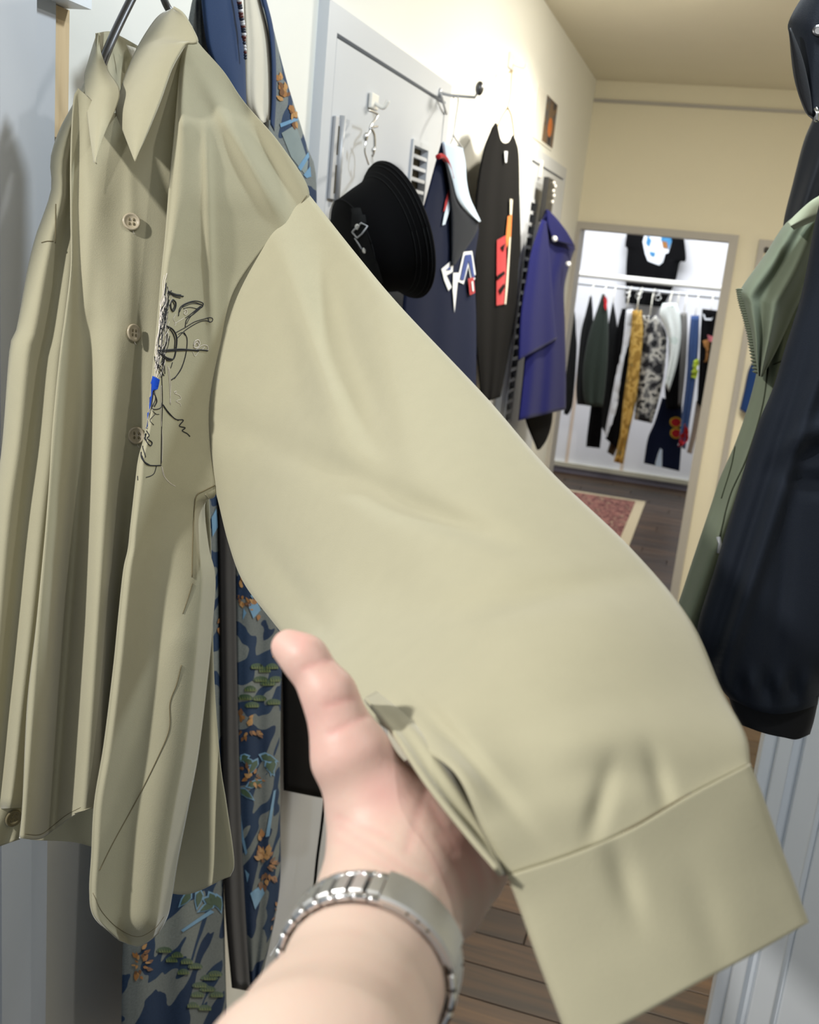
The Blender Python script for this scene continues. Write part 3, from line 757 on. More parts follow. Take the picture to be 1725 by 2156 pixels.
sv = [zz([(870,520),(878,600),(885,720)], .0005), zz([(876,530),(886,620),(880,715)], .0004), zz([(905,660),(930,672),(938,690),(915,702),(935,715),(938,728)], .0004), zz([(902,655),(915,650),(912,665)], .0004),
 zz([(838,1040),(850,1090),(880,1125),(908,1142)], .0005), zz([(842,1045),(856,1095),(888,1130),(912,1146)], .0004), zz([(836,620),(834,760),(842,900),(840,1020)], .0005),
 zz([(1004,410),(1012,390),(1030,385),(1036,405),(1022,425),(1006,420),(1020,395),(1030,410)], .0008), zz([(1010,440),(1050,412),(1075,415),(1078,436),(1050,438),(1060,420)], .0005), zz([(1000,445),(1012,468),(1030,445)], .0004),
 zz([(955,235),(962,225),(970,235),(965,252),(954,248),(962,236)], .0006), zz([(905,300),(930,285),(955,270)], .0004), zz([(912,250),(900,275),(912,300),(905,310)], .0004)]
rg_ = random.Random(3)
for i in range(36):
    y0 = rg_.uniform(15, 400); y1 = min(y0+rg_.uniform(90, 300), 575); pts = []
    x0 = rg_.uniform(4, 66)*(1 if y0 > 120 else 0.6)
    for k in range(6):
        y = y0+(y1-y0)*k/5; xl = 848-0.095*y+x0*(1-0.35*k/5)+rg_.uniform(-7, 7); pts.append((min(xl, 888), y))
    (bl if i % 2 else sv).append(zz(pts, rg_.choice((.0005, .0007))))
for i in range(9):
    y0 = rg_.uniform(380, 470); pts = [(800+rg_.uniform(0, 60)-0.05*k*20, y0+k*rg_.uniform(35, 50)) for k in range(4)]
    (bl if i % 2 else sv).append(zz(pts, .0005))
threads('black_embroidery', bl, 'lf', M['thread_black'], shirt)
threads('silver_embroidery', sv, 'lf', M['thread_silver'], shirt)
decal('blue_patch', [z2([(800,572),(822,590),(812,640),(800,648),(790,720),(776,790),(769,840),(758,846),(762,780),(778,690),(790,610)])], 'lf', M['blue_patch'], shirt, 0.0016, 4)

# wire shoulder hanger of the shirt
hg = empty('clothes_hanger', U(300, 30, 0.97), 'dark metal hanger holding the khaki shirt by its collar', 'hanger')
apex = U(318, -78, 0.985)
tube('hanger_arm', [apex, U(276,0,0.972), U(232,92,0.955), U(205,165,0.945)], 0.0042, M['gunmetal'], hg, 10, 24)
tube('hanger_arm', [apex, U(342,-10,0.99), U(362,30,1.0), U(420,110,1.01)], 0.0036, M['gunmetal'], hg, 10, 24)
tube('hook', [apex, apex+np.array([0, 0, 0.04]), apex+np.array([-0.03, 0.01, 0.075]), apex+np.array([-0.06, 0.02, 0.05])], 0.0022, M['gunmetal'], hg, 8, 24)

# ------------------------------------------------------------------ the photographer's left hand and forearm
def pd(px, py, d): return U(px, py, d)
PALM = [  # (x, y, depth, radius px) chains, blended softly
 ([(655,2340,.305,270),(705,2215,.350,205),(770,2050,.396,160),(815,1925,.43,146)], 0.010),
 ([(815,1925,.43,146),(838,1830,.452,146)], 0.012),
 ([(838,1830,.452,140),(800,1712,.462,96),(745,1600,.462,82)], 0.012),     # thumb base
 ([(860,1830,.455,125),(905,1700,.486,92),(975,1545,.545,64)], 0.012),      # index side of the palm
 ([(880,1830,.458,122),(960,1710,.488,90),(1040,1570,.545,60)], 0.012),
 ([(900,1850,.458,115),(1000,1760,.488,72),(1085,1630,.540,56)], 0.010),
 ([(930,1870,.455,100),(985,1830,.470,70),(1035,1770,.492,56),(1105,1690,.520,48)], 0.010)]
FING = [
 [(735,1585,.462,80),(694,1464,.466,54)], [(694,1464,.466,53),(642,1386,.472,45),(608,1362,.476,38)],
 [(975,1545,.545,58),(1030,1410,.592,50),(1065,1330,.612,46),(1085,1280,.626,40)],
 [(1040,1570,.545,58),(1115,1430,.590,50),(1160,1350,.606,46),(1185,1300,.615,40)],
 [(1085,1630,.540,54),(1175,1500,.572,48),(1225,1430,.584,44),(1250,1390,.592,38)],
 [(1105,1690,.520,46),(1190,1590,.545,42),(1235,1540,.552,38),(1255,1515,.556,33)]]
def caps(chain):
    out = []
    for (a, b) in zip(chain, chain[1:]):
        out.append((U(*a[:3]), U(*b[:3]), a[3]*a[2]/F, b[3]*b[2]/F))
    return out
def cone_d(P, a, b, ra, rb):
    ab = b-a; t = np.clip(((P-a)@ab)/(ab@ab), 0, 1)
    return np.linalg.norm(P-(a+t[..., None]*ab), axis=-1)-(ra+(rb-ra)*t)
def smin(a, b, k):
    h = np.maximum(k-np.abs(a-b), 0)/k
    return np.minimum(a, b)-h*h*k*0.25
PRIMS = [(c, k) for ch, k in PALM for c in caps(ch)] + [(c, 0.006 if i < 2 else 0.0045) for i, ch in enumerate(FING) for c in caps(ch)]
def sdf(P):
    d = None
    for c, k in PRIMS:
        e = cone_d(P, *c); d = e if d is None else smin(d, e, k)
    return d
def body_mesh(h):
    pts = np.array([p for c, k in PRIMS for p in c[:2]]); rr = max(c[2] for c, k in PRIMS)
    lo, hi = pts.min(0)-0.03, pts.max(0)+0.03
    n = np.ceil((hi-lo)/h).astype(int)+1
    ax = [lo[i]+h*np.arange(n[i]) for i in range(3)]
    D = np.full(n, 0.2, np.float32)
    for c, k in PRIMS:
        m = max(c[2], c[3])+0.022
        a0 = np.maximum(((np.minimum(c[0], c[1])-m-lo)/h).astype(int), 0); a1 = np.minimum(((np.maximum(c[0], c[1])+m-lo)/h).astype(int)+2, n)
        sl_ = tuple(slice(a0[i], a1[i]) for i in range(3))
        P = np.stack(np.meshgrid(*[ax[i][sl_[i]] for i in range(3)], indexing='ij'), -1)
        D[sl_] = smin(D[sl_], cone_d(P, *c).astype(np.float32), k)
    D[0] = D[-1] = 1; D[:, 0] = D[:, -1] = 1; D[:, :, 0] = D[:, :, -1] = 1
    ins = D < 0
    cn = np.array(np.meshgrid([0, 1], [0, 1], [0, 1], indexing='ij')).reshape(3, -1).T
    N1 = n-1
    cnt = sum(ins[i:i+N1[0], j:j+N1[1], k:k+N1[2]].astype(np.int8) for i, j, k in cn)
    act = np.argwhere((cnt > 0) & (cnt < 8))
    idx = np.full(N1, -1, np.int32); idx[tuple(act.T)] = np.arange(len(act))
    acc = np.zeros((len(act), 3)); num = np.zeros(len(act))
    for a in cn:
        for k in range(3):
            if a[k]: continue
            b = a.copy(); b[k] = 1
            va, vb = D[tuple((act+a).T)], D[tuple((act+b).T)]
            m = (va < 0) != (vb < 0); t = np.where(m, va/(va-vb+1e-12), 0)
            p = act+a+(b-a)*t[:, None]
            acc[m] += p[m]; num[m] += 1
    V = lo+h*(acc/num[:, None])
    Fc = []
    for k in range(3):
        s0 = [slice(None)]*3; s1 = [slice(None)]*3; s0[k] = slice(0, -1); s1[k] = slice(1, None)
        E_ = np.argwhere(ins[tuple(s0)] != ins[tuple(s1)])
        i1, i2 = (k+1) % 3, (k+2) % 3
        q = []
        for da, db in ((-1, -1), (0, -1), (0, 0), (-1, 0)):
            e = E_.copy(); e[:, i1] += da; e[:, i2] += db; q.append(idx[tuple(e.T)])
        Fc.append(np.stack(q, 1))
    Fc = np.vstack(Fc)
    ed = np.vstack([Fc[:, [0, 1]], Fc[:, [1, 2]], Fc[:, [2, 3]], Fc[:, [3, 0]]])
    for it in range(3):
        s = np.zeros_like(V); c = np.zeros(len(V))
        np.add.at(s, ed[:, 0], V[ed[:, 1]]); np.add.at(c, ed[:, 0], 1); np.add.at(s, ed[:, 1], V[ed[:, 0]]); np.add.at(c, ed[:, 1], 1)
        V = 0.45*V+0.55*s/c[:, None]
    return V, Fc
HV, HF = body_mesh(0.0017)
def to_px(V):
    q = V-CAM; z = q@FW
    return CX+F*(q@RT)/z, CY-F*(q@UP)/z, z
hx, hy, hz = to_px(HV)
eps = 1e-3
gn = np.stack([sdf(HV+np.eye(3)[k]*eps)-sdf(HV-np.eye(3)[k]*eps) for k in range(3)], 1); gn /= np.linalg.norm(gn, axis=1, keepdims=True)+1e-12
front = np.clip(-(gn@FW)*2+0.4, 0, 1)
def seg_dist(x, y, line):
    L = dense(line, 24)[:, :2]; d = np.full(len(x), 1e9)
    for a, b in zip(L, L[1:]):
        ab = b-a; t = np.clip(((x-a[0])*ab[0]+(y-a[1])*ab[1])/(ab@ab+1e-9), 0, 1)
        d = np.minimum(d, np.hypot(x-a[0]-t*ab[0], y-a[1]-t*ab[1]))
    return d
crease = np.zeros(len(HV)); disp = np.zeros(len(HV))
for line, wd, dp in (
  ([(640,1408),(670,1396),(700,1390)], 8, .0011), ([(690,1486),(715,1478),(745,1470)], 9, .0012), ([(698,1545),(735,1525),(780,1502)], 10, .0013),
  ([(898,1665),(885,1700),(872,1740),(858,1790)], 10, .0012), ([(905,1690),(935,1740),(962,1790)], 10, .0012),
  ([(710,1722),(760,1738),(820,1762)], 8, .0009), ([(716,1745),(790,1782),(860,1830),(900,1850)], 9, .0013), ([(708,1770),(770,1800),(830,1830)], 8, .0009),
  ([(925,1760),(965,1830),(985,1885)], 9, .0010), ([(955,1745),(1000,1815),(1018,1868)], 9, .0010), ([(990,1760),(1025,1810),(1042,1850)], 8, .0010),
  ([(880,1745),(920,1820),(950,1880)], 9, .0007)):
    e = np.exp(-(seg_dist(hx, hy, line)/wd)**2)*front
    disp -= e*dp*0.33; crease = np.maximum(crease, e)
HV = HV+gn*disp[:, None]
# thumb nail bed side and tints
tint = np.clip((1900-hy)/330, 0, 1)*0.55
tint = np.maximum(tint, 0.85*np.exp(-((hx-628)**2+(hy-1352)**2)/(42**2)))
tint = np.maximum(tint, 0.75*np.exp(-((hx-815)**2+(hy-1660)**2)/(95**2)))
tint = np.maximum(tint, 0.8*np.exp(-((hx-1000)**2+(hy-1790)**2)/(80**2)))
tint = np.clip(tint+0.35*crease, 0, 1)
pc = U(800, 1900, 0.43)
person = empty('person', pc, 'left hand and bare forearm reaching in, thumb up, holding out the khaki sleeve', 'person')
mesh('hand_and_forearm', HV, HF, M['skin'], person, attr=tint)
# thumb nail seen edge-on at the far side of the tip
tn = U(588, 1368, .478)
mesh('thumb_nail', *ell_geo(U(596, 1362, .485), (RT*-0.0045+UP*0.004, FW*0.006, (RT+UP)*0.0012), 14, 8), mat('nail', (236, 190, 178), 0.3), person)

# ------------------------------------------------------------------ wristwatch with a steel bracelet
A_, B_ = U(838, 1850, .447), U(715, 2150, .362)
wa = (A_-B_)/np.linalg.norm(A_-B_)
wc = A_*0.44+B_*0.56
e1 = RT-wa*(RT@wa); e1 /= np.linalg.norm(e1)
e2 = np.cross(wa, e1); e2 *= np.sign(e2@UP)
def skin_r(th, off=0.0):
    dr = e1*math.cos(th)+e2*math.sin(th); t = np.linspace(0.005, 0.07, 400)
    s = sdf(wc+wa*off+dr*t[:, None]); return t[np.argmax(s > 0)], dr
def band_pt(th):
    r = max(skin_r(th, o)[0] for o in (-0.008, 0.0, 0.006)); return wc+(e1*math.cos(th)+e2*math.sin(th))*(r+0.0006)
NTH = 160
TH = np.linspace(0, 2*math.pi, NTH, endpoint=False)
RD = np.array([np.linalg.norm(band_pt(t)-wc) for t in TH])
for it in range(6): RD = np.maximum(RD, 0.5*RD+0.25*(np.roll(RD, 1)+np.roll(RD, -1)))
def bp(th, out=0.0, ax=0.0):
    r = np.interp(th % (2*math.pi), np.r_[TH, 2*math.pi], np.r_[RD, RD[0]])
    return wc+(e1*math.cos(th)+e2*math.sin(th))*(r+out)+wa*ax
watch = empty('wristwatch', wc, 'steel wristwatch worn with its clasp on the inside of the wrist', 'watch')
def swept(t0, t1, h0, h1, o0, o1, n=6, bev=0.0006):
    """curved plate around the wrist"""
    V = []; S_ = [(h0+bev, o0), (h1-bev, o0), (h1, o0+bev), (h1, o1-bev), (h1-bev, o1), (h0+bev, o1), (h0, o1-bev), (h0, o0+bev)]
    for t in np.linspace(t0, t1, n):
        for a, o in S_: V.append(bp(t, o, a))
    k = len(S_)
    Fc = [(i*k+j, i*k+(j+1) % k, (i+1)*k+(j+1) % k, (i+1)*k+j) for i in range(n-1) for j in range(k)]
    Fc += [tuple(range(k)), tuple((n-1)*k+j for j in range(k))]
    return V, Fc
c0, c1 = math.radians(8), math.radians(77)
mesh('clasp', *swept(c0, c1, -0.0092, 0.0092, 0.0012, 0.0048, 26, 0.0009), M['brushed'], watch, smooth=False)
mesh('clasp_blade', *swept(c0+0.02, c1-0.02, -0.0085, 0.0085, 0.0000, 0.0012, 26, 0.0003), M['polished'], watch, smooth=False)
for k in range(3):
    p = bp(c0+(c1-c0)*(0.42+0.13*k), 0.003, -0.0093)
    mesh('spring_bar_hole', *ell_geo(p, (e1*0.0007, e2*0.0007, wa*0.0003), 8, 4), M['dark'], watch)  # dark dot paints the shade in the hole
step_ = math.radians(13.2)
t = c1+0.02; k = 0
spans = []
while t < c0+2*math.pi-0.1:
    spans.append((t, min(t+step_, c0+2*math.pi-0.02))); t += step_
for a, b_ in spans:
    if math.radians(225) < (a % (2*math.pi)) < math.radians(292): continue
    g = (b_-a)
    mesh('centre_link', *swept(a+g*0.03, b_-g*0.27, -0.0056, 0.0056, 0.0004, 0.0036, 4, 0.0005), M['brushed'], watch, smooth=False)
    mesh('link_gap_shade', *swept(b_-g*0.27, b_+g*0.03, -0.005, 0.005, 0.0002, 0.0014, 3, 0.0004), M['plastic'], watch, smooth=False)  # sunken black piece paints the shaded gap between links
    for s in (-1, 1):
        lo_, hi_ = (0.0058, 0.0092) if s > 0 else (-0.0092, -0.0058)
        mesh('outer_link', *swept(a-g*0.38, b_-g*0.48, lo_, hi_, 0.0003, 0.0034, 5, 0.0011), M['polished'], watch, smooth=True)
# case on the back of the wrist
tc_ = math.radians(258); pcs = bp(tc_, 0.0, 0); nn = e1*math.cos(tc_)+e2*math.sin(tc_)
cs = lathe('case', pcs, nn, [(0.0, 0.0006), (0.015, 0.0006), (0.0172, 0.003), (0.0172, 0.007), (0.0152, 0.009), (0.0, 0.0092)], M['brushed'], watch, 32)
lathe('dial', pcs, nn, [(0.0, 0.0092), (0.0145, 0.0092), (0.0145, 0.0096), (0.0, 0.0096)], M['plastic'], cs, 32)

# ------------------------------------------------------------------ garments along the left wall
def dX(X): return lambda px, py: dep(px, py, 0, X)
def lin(*pts):
    """row of points between two ends"""
    (x0, y0), (x1, y1), n = pts
    return [(x0+(x1-x0)*i/(n-1), y0+(y1-y0)*i/(n-1)) for i in range(n)]
def withd(rows, d): return [[(x, y, d(x, y) if callable(d) else d) for x, y in r] for r in rows]

# printed kimono coat
kd = dX(-0.635)
kim = empty('kimono_coat', hit(500, 300, 0, -0.64), 'long blue and grey kimono coat printed with pines, leaves and boats, behind the khaki shirt', 'coat')
garment('front_panel', [(410,-20),(395,60),(378,300),(330,900),(290,1400),(262,1900),(254,2230)], [(428,-20),(440,100),(452,300),(462,1000),(467,1500),(472,1900),(480,2230)], kd, 0.025, M['kimono'], kim, 30, 80, 0.012, 2.4, key='kl')
garment('front_panel', [(520,-20),(512,300),(500,800),(496,1200),(499,1500),(504,1750),(512,1900),(527,2086)], [(556,-20),(604,170),(644,300),(667,420),(640,900),(601,1250),(592,1450),(590,1700),(588,1880),(548,2076)], kd, 0.025, M['kimono'], kim, 30, 80, 0.010, 2.0, key='kr')
garment('lining', [(456,900),(464,1380),(469,1700),(473,1900),(488,2080)], [(494,900),(496,1200),(500,1450),(507,1700),(516,1900),(529,2088)], lambda x, y: kd(x, y)-0.012, 0.016, M['lapel'], kim, 14, 50, 0.006, 1.5)
garment('collar', [(422,-20),(430,60),(440,112),(468,170),(512,262)], [(497,-20),(508,50),(516,120),(519,212),(522,264)], lambda x, y: kd(x, y)-0.045, 0.014, M['navyband'], kim, 16, 30, 0.003, 1)
garment('neck_lining', [(512,-20),(516,100),(519,212),(535,252),(548,262)], [(543,-20),(565,60),(573,110),(575,200),(570,252)], lambda x, y: kd(x, y)-0.035, 0.012, M['cream_cloth'], kim, 16, 30, 0.008, 1.5)
garment('collar', [(546,-20),(564,55),(571,120),(572,200),(569,262)], [(556,-20),(575,55),(581,120),(582,200),(578,278)], lambda x, y: kd(x, y)-0.05, 0.008, M['navyband'], kim, 10, 30, 0.0, 1)
def leaf(px, py, ang, L, W):
    a = math.radians(ang); c, s = math.cos(a), math.sin(a)
    return [(px+c*x-s*y, py+s*x+c*y) for x, y in ((0,0),(L*.25,-W),(L*.6,-W*.8),(L,0),(L*.6,W*.8),(L*.25,W))]
def grow(p, k):
    p = np.array(p); m = p.mean(0); return m+(p-m)*k
leaves = {'kr': [(522,1592,165,30,6),(540,1600,120,34,6),(560,1604,60,30,6),(548,1590,20,34,7),(530,1608,210,26,6),(505,1660,40,34,6),(520,1655,-20,34,6),(575,1600,100,30,6)],
          'kl': [(420,1875,100,36,7),(400,1880,130,34,7),(440,1880,60,34,7),(428,1892,20,36,7),(455,1885,75,34,7),(450,1900,150,36,7)]}
for k, ls in leaves.items():
    decal('leaf_outline_print', [grow(leaf(*l), 1.35) for l in ls], k, M['skyblue'], kim, 0.0010, 7)
    decal('leaf_print', [leaf(*l) for l in ls], k, M['pine'], kim, 0.0016, 7)
pines = {'kl': [(345,2002),(372,2012),(392,2026),(360,2022),(410,2036),(385,2048),(420,2076),(440,2060),(452,2052),(415,2096),(436,2084),(405,2118),(430,2124),(455,2096)],
         'kr': [(540,1405),(556,1412),(572,1405),(548,1432),(564,1440),(580,1432),(526,1452),(515,1470),(545,1472),(575,1480),(530,1486)]}
for k, ls in pines.items():
    decal('pine_print', [[(x+(11+(x*7+y*3) % 9)*math.cos(t), y+(9 if math.sin(t) < 0 else 4)*math.sin(t)) for t in np.linspace(0, 6.28, 12, endpoint=False)] for x, y in ls], k, M['pine'], kim, 0.0010, 7)
    decal('pine_needle_print', [[(x+dx-2, y+3), (x+dx*1.1-1, y-5), (x+dx+3, y+3)] for x, y in ls for dx in (-10, -5, 0, 5, 10)], k, M['leafgreen'], kim, 0.0016, 6, True)
gr = random.Random(11)
M['brown_print'] = cloth('brown_print', (112, 78, 52), 0.2, vscale=120)
M['tan_print'] = cloth('tan_print', (176, 134, 84), 0.2, vscale=120)
def motif(poly, n, key, sz=13):
    """a brushed figure: many short curved strokes inside one outline"""
    P = np.array(poly, float); c = P.mean(0)
    for i in range(n):
        a, b = gr.randrange(len(P)), gr.random()
        e = P[a]*(1-b)+P[(a+1) % len(P)]*b
        m = c+(e-c)*math.sqrt(gr.random())*0.9
        ang = math.degrees(math.atan2(e[1]-c[1], e[0]-c[0]))+gr.uniform(-40, 40)
        l = gr.uniform(0.6, 1.3)*sz
        decal('figure_print', [leaf(m[0], m[1], ang, l, l*gr.uniform(.18, .34))], key, (M['gold'], M['brown_print'], M['tan_print'])[i % 3], kim, 0.0012+0.0001*(i % 6), 6)
for poly, n, sz in (([(470,1222),(484,1205),(492,1240),(490,1290),(470,1322),(458,1345),(458,1262)], 22, 18), ([(285,2000),(305,1992),(312,2030),(300,2064),(284,2050),(272,2028)], 20, 15)): motif(poly, n, 'kl', sz)
for poly, n, sz in (([(504,1210),(512,1238),(508,1280),(501,1262)], 10, 14), ([(505,1480),(522,1500),(536,1530),(552,1552),(530,1556),(515,1540),(504,1570),(500,1520)], 16, 18), ([(508,1608),(540,1632),(562,1640),(556,1656),(530,1650),(510,1630)], 14, 13),
  ([(545,1750),(562,1760),(568,1810),(586,1820),(580,1850),(560,1852),(556,1905),(535,1850),(528,1812),(546,1795)], 34, 15), ([(574,1380),(584,1366),(582,1390)], 4, 9), ([(580,1910),(588,1900),(584,1960),(576,1950)], 6, 12), ([(520,1265),(548,1255),(556,1290),(530,1305)], 10, 13), ([(584,150),(600,185),(618,235),(626,266),(612,258),(600,225),(586,195)], 22, 16)): motif(poly, n, 'kr', sz)
rb = [[(460+k*1.5, 1268+k*14), (486, 1252+k*15), (488, 1258+k*15), (462+k*1.5, 1275+k*14)] for k in range(5)]
decal('rib_print', rb, 'kl', M['skyblue'], kim, 0.0017, 7)
decal('sky_print', [[(520,1272),(538,1262),(548,1284),(532,1302)], [(526,1254),(545,1240),(552,1252),(534,1266)], [(512,1280),(518,1290),(510,1305)], [(575,1665),(580,1662),(566,1760),(558,1762)], [(505,1700),(512,1760),(520,1795),(516,1800),(506,1760)], [(526,1880),(550,1862),(556,1880),(536,1915)], [(515,1830),(524,1840),(520,1858)]], 'kr', M['skyblue'], kim, 0.0012, 7)
decal('sky_print', [[(380,1958),(442,1915),(450,1920),(384,1962)], [(444,1090),(454,1070),(457,1110),(446,1130)]], 'kl', M['skyblue'], kim, 0.0012, 7)
decal('sky_print', [[(588,260),(632,244),(634,250),(590,268)], [(626,352),(648,320),(650,330),(632,360)], [(638,368),(652,350),(654,372),(644,375)]], 'kr', M['skyblue'], kim, 0.0012, 7)
decal('cloud_print', [[(592,280),(622,262),(648,340),(645,372),(612,330)]], 'kr', cloth('grey_cloud', (128, 140, 140), 0.15), kim, 0.0008, 7)

# string of wooden and white beads
bd = empty('bead_necklace', U(512, 50, 1.2), 'string of small dark and white beads over the navy kimono collar', 'necklace')
bcol = [mat('red_brown_bead', (96, 48, 44), 0.3), mat('white_bead', (220, 220, 224), 0.25), mat('dark_bead', (44, 50, 66), 0.3)]
BP = [(500,-16),(503,0),(506,16),(508,34),(511,50),(513,66),(514,84),(516,104),(517,122)]
BP3 = [U(x, y, kd(x, y)-0.072) for x, y in BP]
Q = dense(BP3, 27)[::1]
bm_ = {}
for i, q in enumerate(Q):
    r = 0.0032 if i < 18 else 0.0022
    mesh('bead', *ell_geo(q, ((r, 0, 0), (0, r, 0), (0, 0, r*0.9)), 10, 6), bcol[(i*2+i//3) % 3], bd)
tube('string', Q, 0.0006, M['thread_black'], bd, 5)

# black garment behind the thumb with a dangling cord
bg = empty('black_trousers', hit(650, 1400, 0, -0.66), 'plain black garment with a hanging drawcord, low behind the thumb', 'garment')
garment('leg', [(585,1150),(594,1400),(596,1560),(597,1664)], [(735,1150),(728,1400),(716,1560),(706,1686)], dX(-0.655), 0.03, M['black'], bg, 20, 30, 0.008, 1.5)
tube('drawcord', [hit(x, y, 0, -0.66) for x, y in ((686,1660),(682,1700),(676,1750),(668,1810),(662,1870))], 0.0032, M['black'], bg, 6, 20)

# bucket hat hung by its rim
hc = hit(832, 489, 0, -0.57); hd = (hc-CAM)@FW; s_ = hd/F
def camv(x, y, z): return RT*x-UP*y+FW*z
ha = camv(0.937*0.91, -0.937*0.415, 0.35)
hat = empty('bucket_hat', hc, 'black bucket hat with a buckled strap hanging sideways on the left wall', 'hat')
PR = [(0,-116),(66,-115),(84,-110),(98,-101),(110,-62),(120,-24),(132,-11),(146,7),(145,10),(129,-6),(116,-19),(105,-60),(93,-96),(0,-108)]
o = lathe('crown', hc, ha, [(r*s_, h*s_) for r, h in PR], M['black'], hat, 56)
me = o.data; og = origin(o)
BV['hat'] = BVHTree.FromPolygons([tuple(np.array(v.co)+og) for v in me.vertices], [tuple(p.vertices) for p in me.polygons])
a_ = np.cross(ha, [0.2, 0.3, 0.93]); a_ /= np.linalg.norm(a_); b__ = np.cross(ha, a_)
for r, h in ((121, -22), (127, -15), (137, -4), (142, 2), (97, -103)):
    ring = [hc+ha*h*s_+(r+1)*s_*(math.cos(t)*a_+math.sin(t)*b__) for t in np.linspace(0, 2*math.pi, 48)]
    tube('stitching', ring, 0.0007, M['black2'], hat, 5)
st = decal('strap', [[(742,440),(760,440),(778,500),(806,590),(800,600),(782,600),(752,505)]], 'hat', M['black2'], hat, 0.003, 8)
decal('strap', [[(744,452),(770,455),(772,470),(744,478)]], 'hat', M['black2'], hat, 0.004, 8)
for px, py in ((756, 478), (771, 526)):
    p = project('hat', px, py, 0.004); n_ = project('hat', px, py, 0.02)-p; n_ /= np.linalg.norm(n_)
    lathe('eyelet', p, n_, [(0.0022, 0), (0.0045, 0.0004), (0.0048, 0.0012), (0.0022, 0.001)], M['chrome'], hat, 16)
bk_ = [project('hat', x, y, 0.005) for x, y in ((747,488),(757,500),(766,492),(774,478),(765,470),(750,484),(747,488))]
tube('buckle', bk_, 0.0016, M['zinc'], hat, 6)
bk_ = [project('hat', x, y, 0.005) for x, y in ((752,500),(760,512),(766,522))]
tube('buckle_prong', bk_, 0.0012, M['zinc'], hat, 6)
# chrome hooks the hat hangs from
hk = empty('s_hook', hit(783, 260, 0, -0.70), 'chrome hook and ring the black hat hangs from', 'hook')
def wp(pts, X): return [hit(x, y, 0, X) for x, y in pts]
tube('hook', wp([(776,232),(786,236),(795,241),(790,252),(782,262),(779,272),(786,268),(795,266)], -0.69), 0.0022, M['chrome'], hk, 8, 40)
tube('ring', wp([(782,270),(788,285),(789,305),(787,320),(783,334)], -0.68)+[project('hat', 786, 350, -0.003)], 0.0026, M['chrome'], hk, 8, 40)
tube('ring', wp([(782,270),(774,285),(770,300),(768,318),(772,334),(776,346)], -0.69), 0.0018, M['chrome'], hk, 8, 40)
mesh('hook_tip', *ell_geo(hit(770, 288, 0, -0.685), ((0.005, 0, 0), (0, 0.005, 0), (0, 0, 0.008)), 12, 8), M['chrome'], hk)
mesh('hook_tip', *ell_geo(hit(786, 316, 0, -0.675), ((0.004, 0, 0), (0, 0.004, 0), (0, 0, 0.005)), 12, 8), M['chrome'], hk)
ah = empty('adhesive_hook', hit(783, 215, 0, WX+0.02), 'white stick-on hook on the cupboard above the hat', 'hook')
q0, q1 = wz(778, 194), wz(790, 234)
box('back_plate', (WX+0.0205, q0[0]-0.004, q1[1]), (WX+0.028, q1[0]-0.004, q0[1]), M['white_plastic'], ah, 0.002)
tube('prong', [(WX+0.026, (q0[0]+q1[0])/2-0.004, q1[1]+0.012), (WX+0.045, (q0[0]+q1[0])/2-0.004, q1[1]+0.004), (WX+0.055, (q0[0]+q1[0])/2-0.004, q1[1]+0.018)], 0.004, M['white_plastic'], ah, 8, 12)

# coat arm on the wall and the track jacket
ca = empty('coat_arm', hit(970, 200, 0, WX+0.03), 'thin metal hook arm with a round end beside the cupboard corner', 'hook')
arm = [hit(928, 196, 0, WX+0.024), hit(950, 201, 0, WX+0.05), hit(1000, 205, 0, WX+0.10), hit(1009, 188, 0, WX+0.12)]
tube('arm', arm, 0.0035, M['zinc'], ca, 8)
mesh('knob', *ell_geo(hit(1010, 186, 0, WX+0.12), ((0.010, 0, 0), (0, 0.012, 0), (0, 0, 0.016)), 14, 10), M['gunmetal'], ca)
mesh('wall_plate', *ell_geo(hit(928, 196, 0, WX+0.022), ((0.004, 0, 0), (0, 0.012, 0), (0, 0, 0.012)), 14, 8), M['zinc'], ca)
tube('strut', [hit(928, 197, 0, WX+0.03), hit(936, 225, 0, WX+0.028), hit(940, 240, 0, WX+0.024)], 0.003, M['zinc'], ca, 6)
jd = dX(-0.63)
tj = empty('track_jacket', hit(950, 420, 0, -0.63), 'navy zip jacket with pale blue collar, red trim and letter patches on the left wall', 'jacket')
garment('body', [(929,300),(916,346),(903,395),(882,470),(858,560),(846,680),(846,880),(850,1040)], [(956,318),(972,380),(986,440),(1008,476),(1000,553),(1003,678),(1003,813),(1003,1000)], jd, 0.05, M['navy'], tj, 36, 60, 0.014, 2.6, key='tj')
garment('hood_lining', [(931,298),(936,330),(950,378),(962,420),(985,450),(1008,468)], [(975,312),(981,345),(983,380),(990,415),(1003,445),(1013,466)], lambda x, y: jd(x, y)-0.085, 0.025, M['paleblue'], tj, 16, 26, 0.006, 1.5)
garment('lapel', [(936,338),(946,400),(950,470),(950,560)], [(943,340),(966,430),(1008,474),(960,556)], lambda x, y: jd(x, y)-0.075, 0.02, M['shell_navy'], tj, 14, 26, 0.004, 1)
tube('red_trim', [U(x, y, jd(x, y)-0.088) for x, y in ((922,330),(932,329),(941,340),(948,356),(952,374))], 0.0055, M['red'], tj, 6, 24)
decal('red_trim', [[(941,398),(945,402),(936,440),(930,446),(934,425)]], 'tj', M['red'], tj, 0.004, 8)
decal('white_trim', [[(944,410),(948,412),(944,440),(934,472),(928,474),(932,452)]], 'tj', M['paleblue'], tj, 0.004, 8)
decal('letter_patch', [[(960,592),(974,530),(992,528),(1001,588),(990,594),(984,560),(974,598)], [(927,566),(946,550),(952,556),(951,572),(938,580),(949,604),(942,612),(933,590)]], 'tj', M['white_cloth'], tj, 0.003, 6)
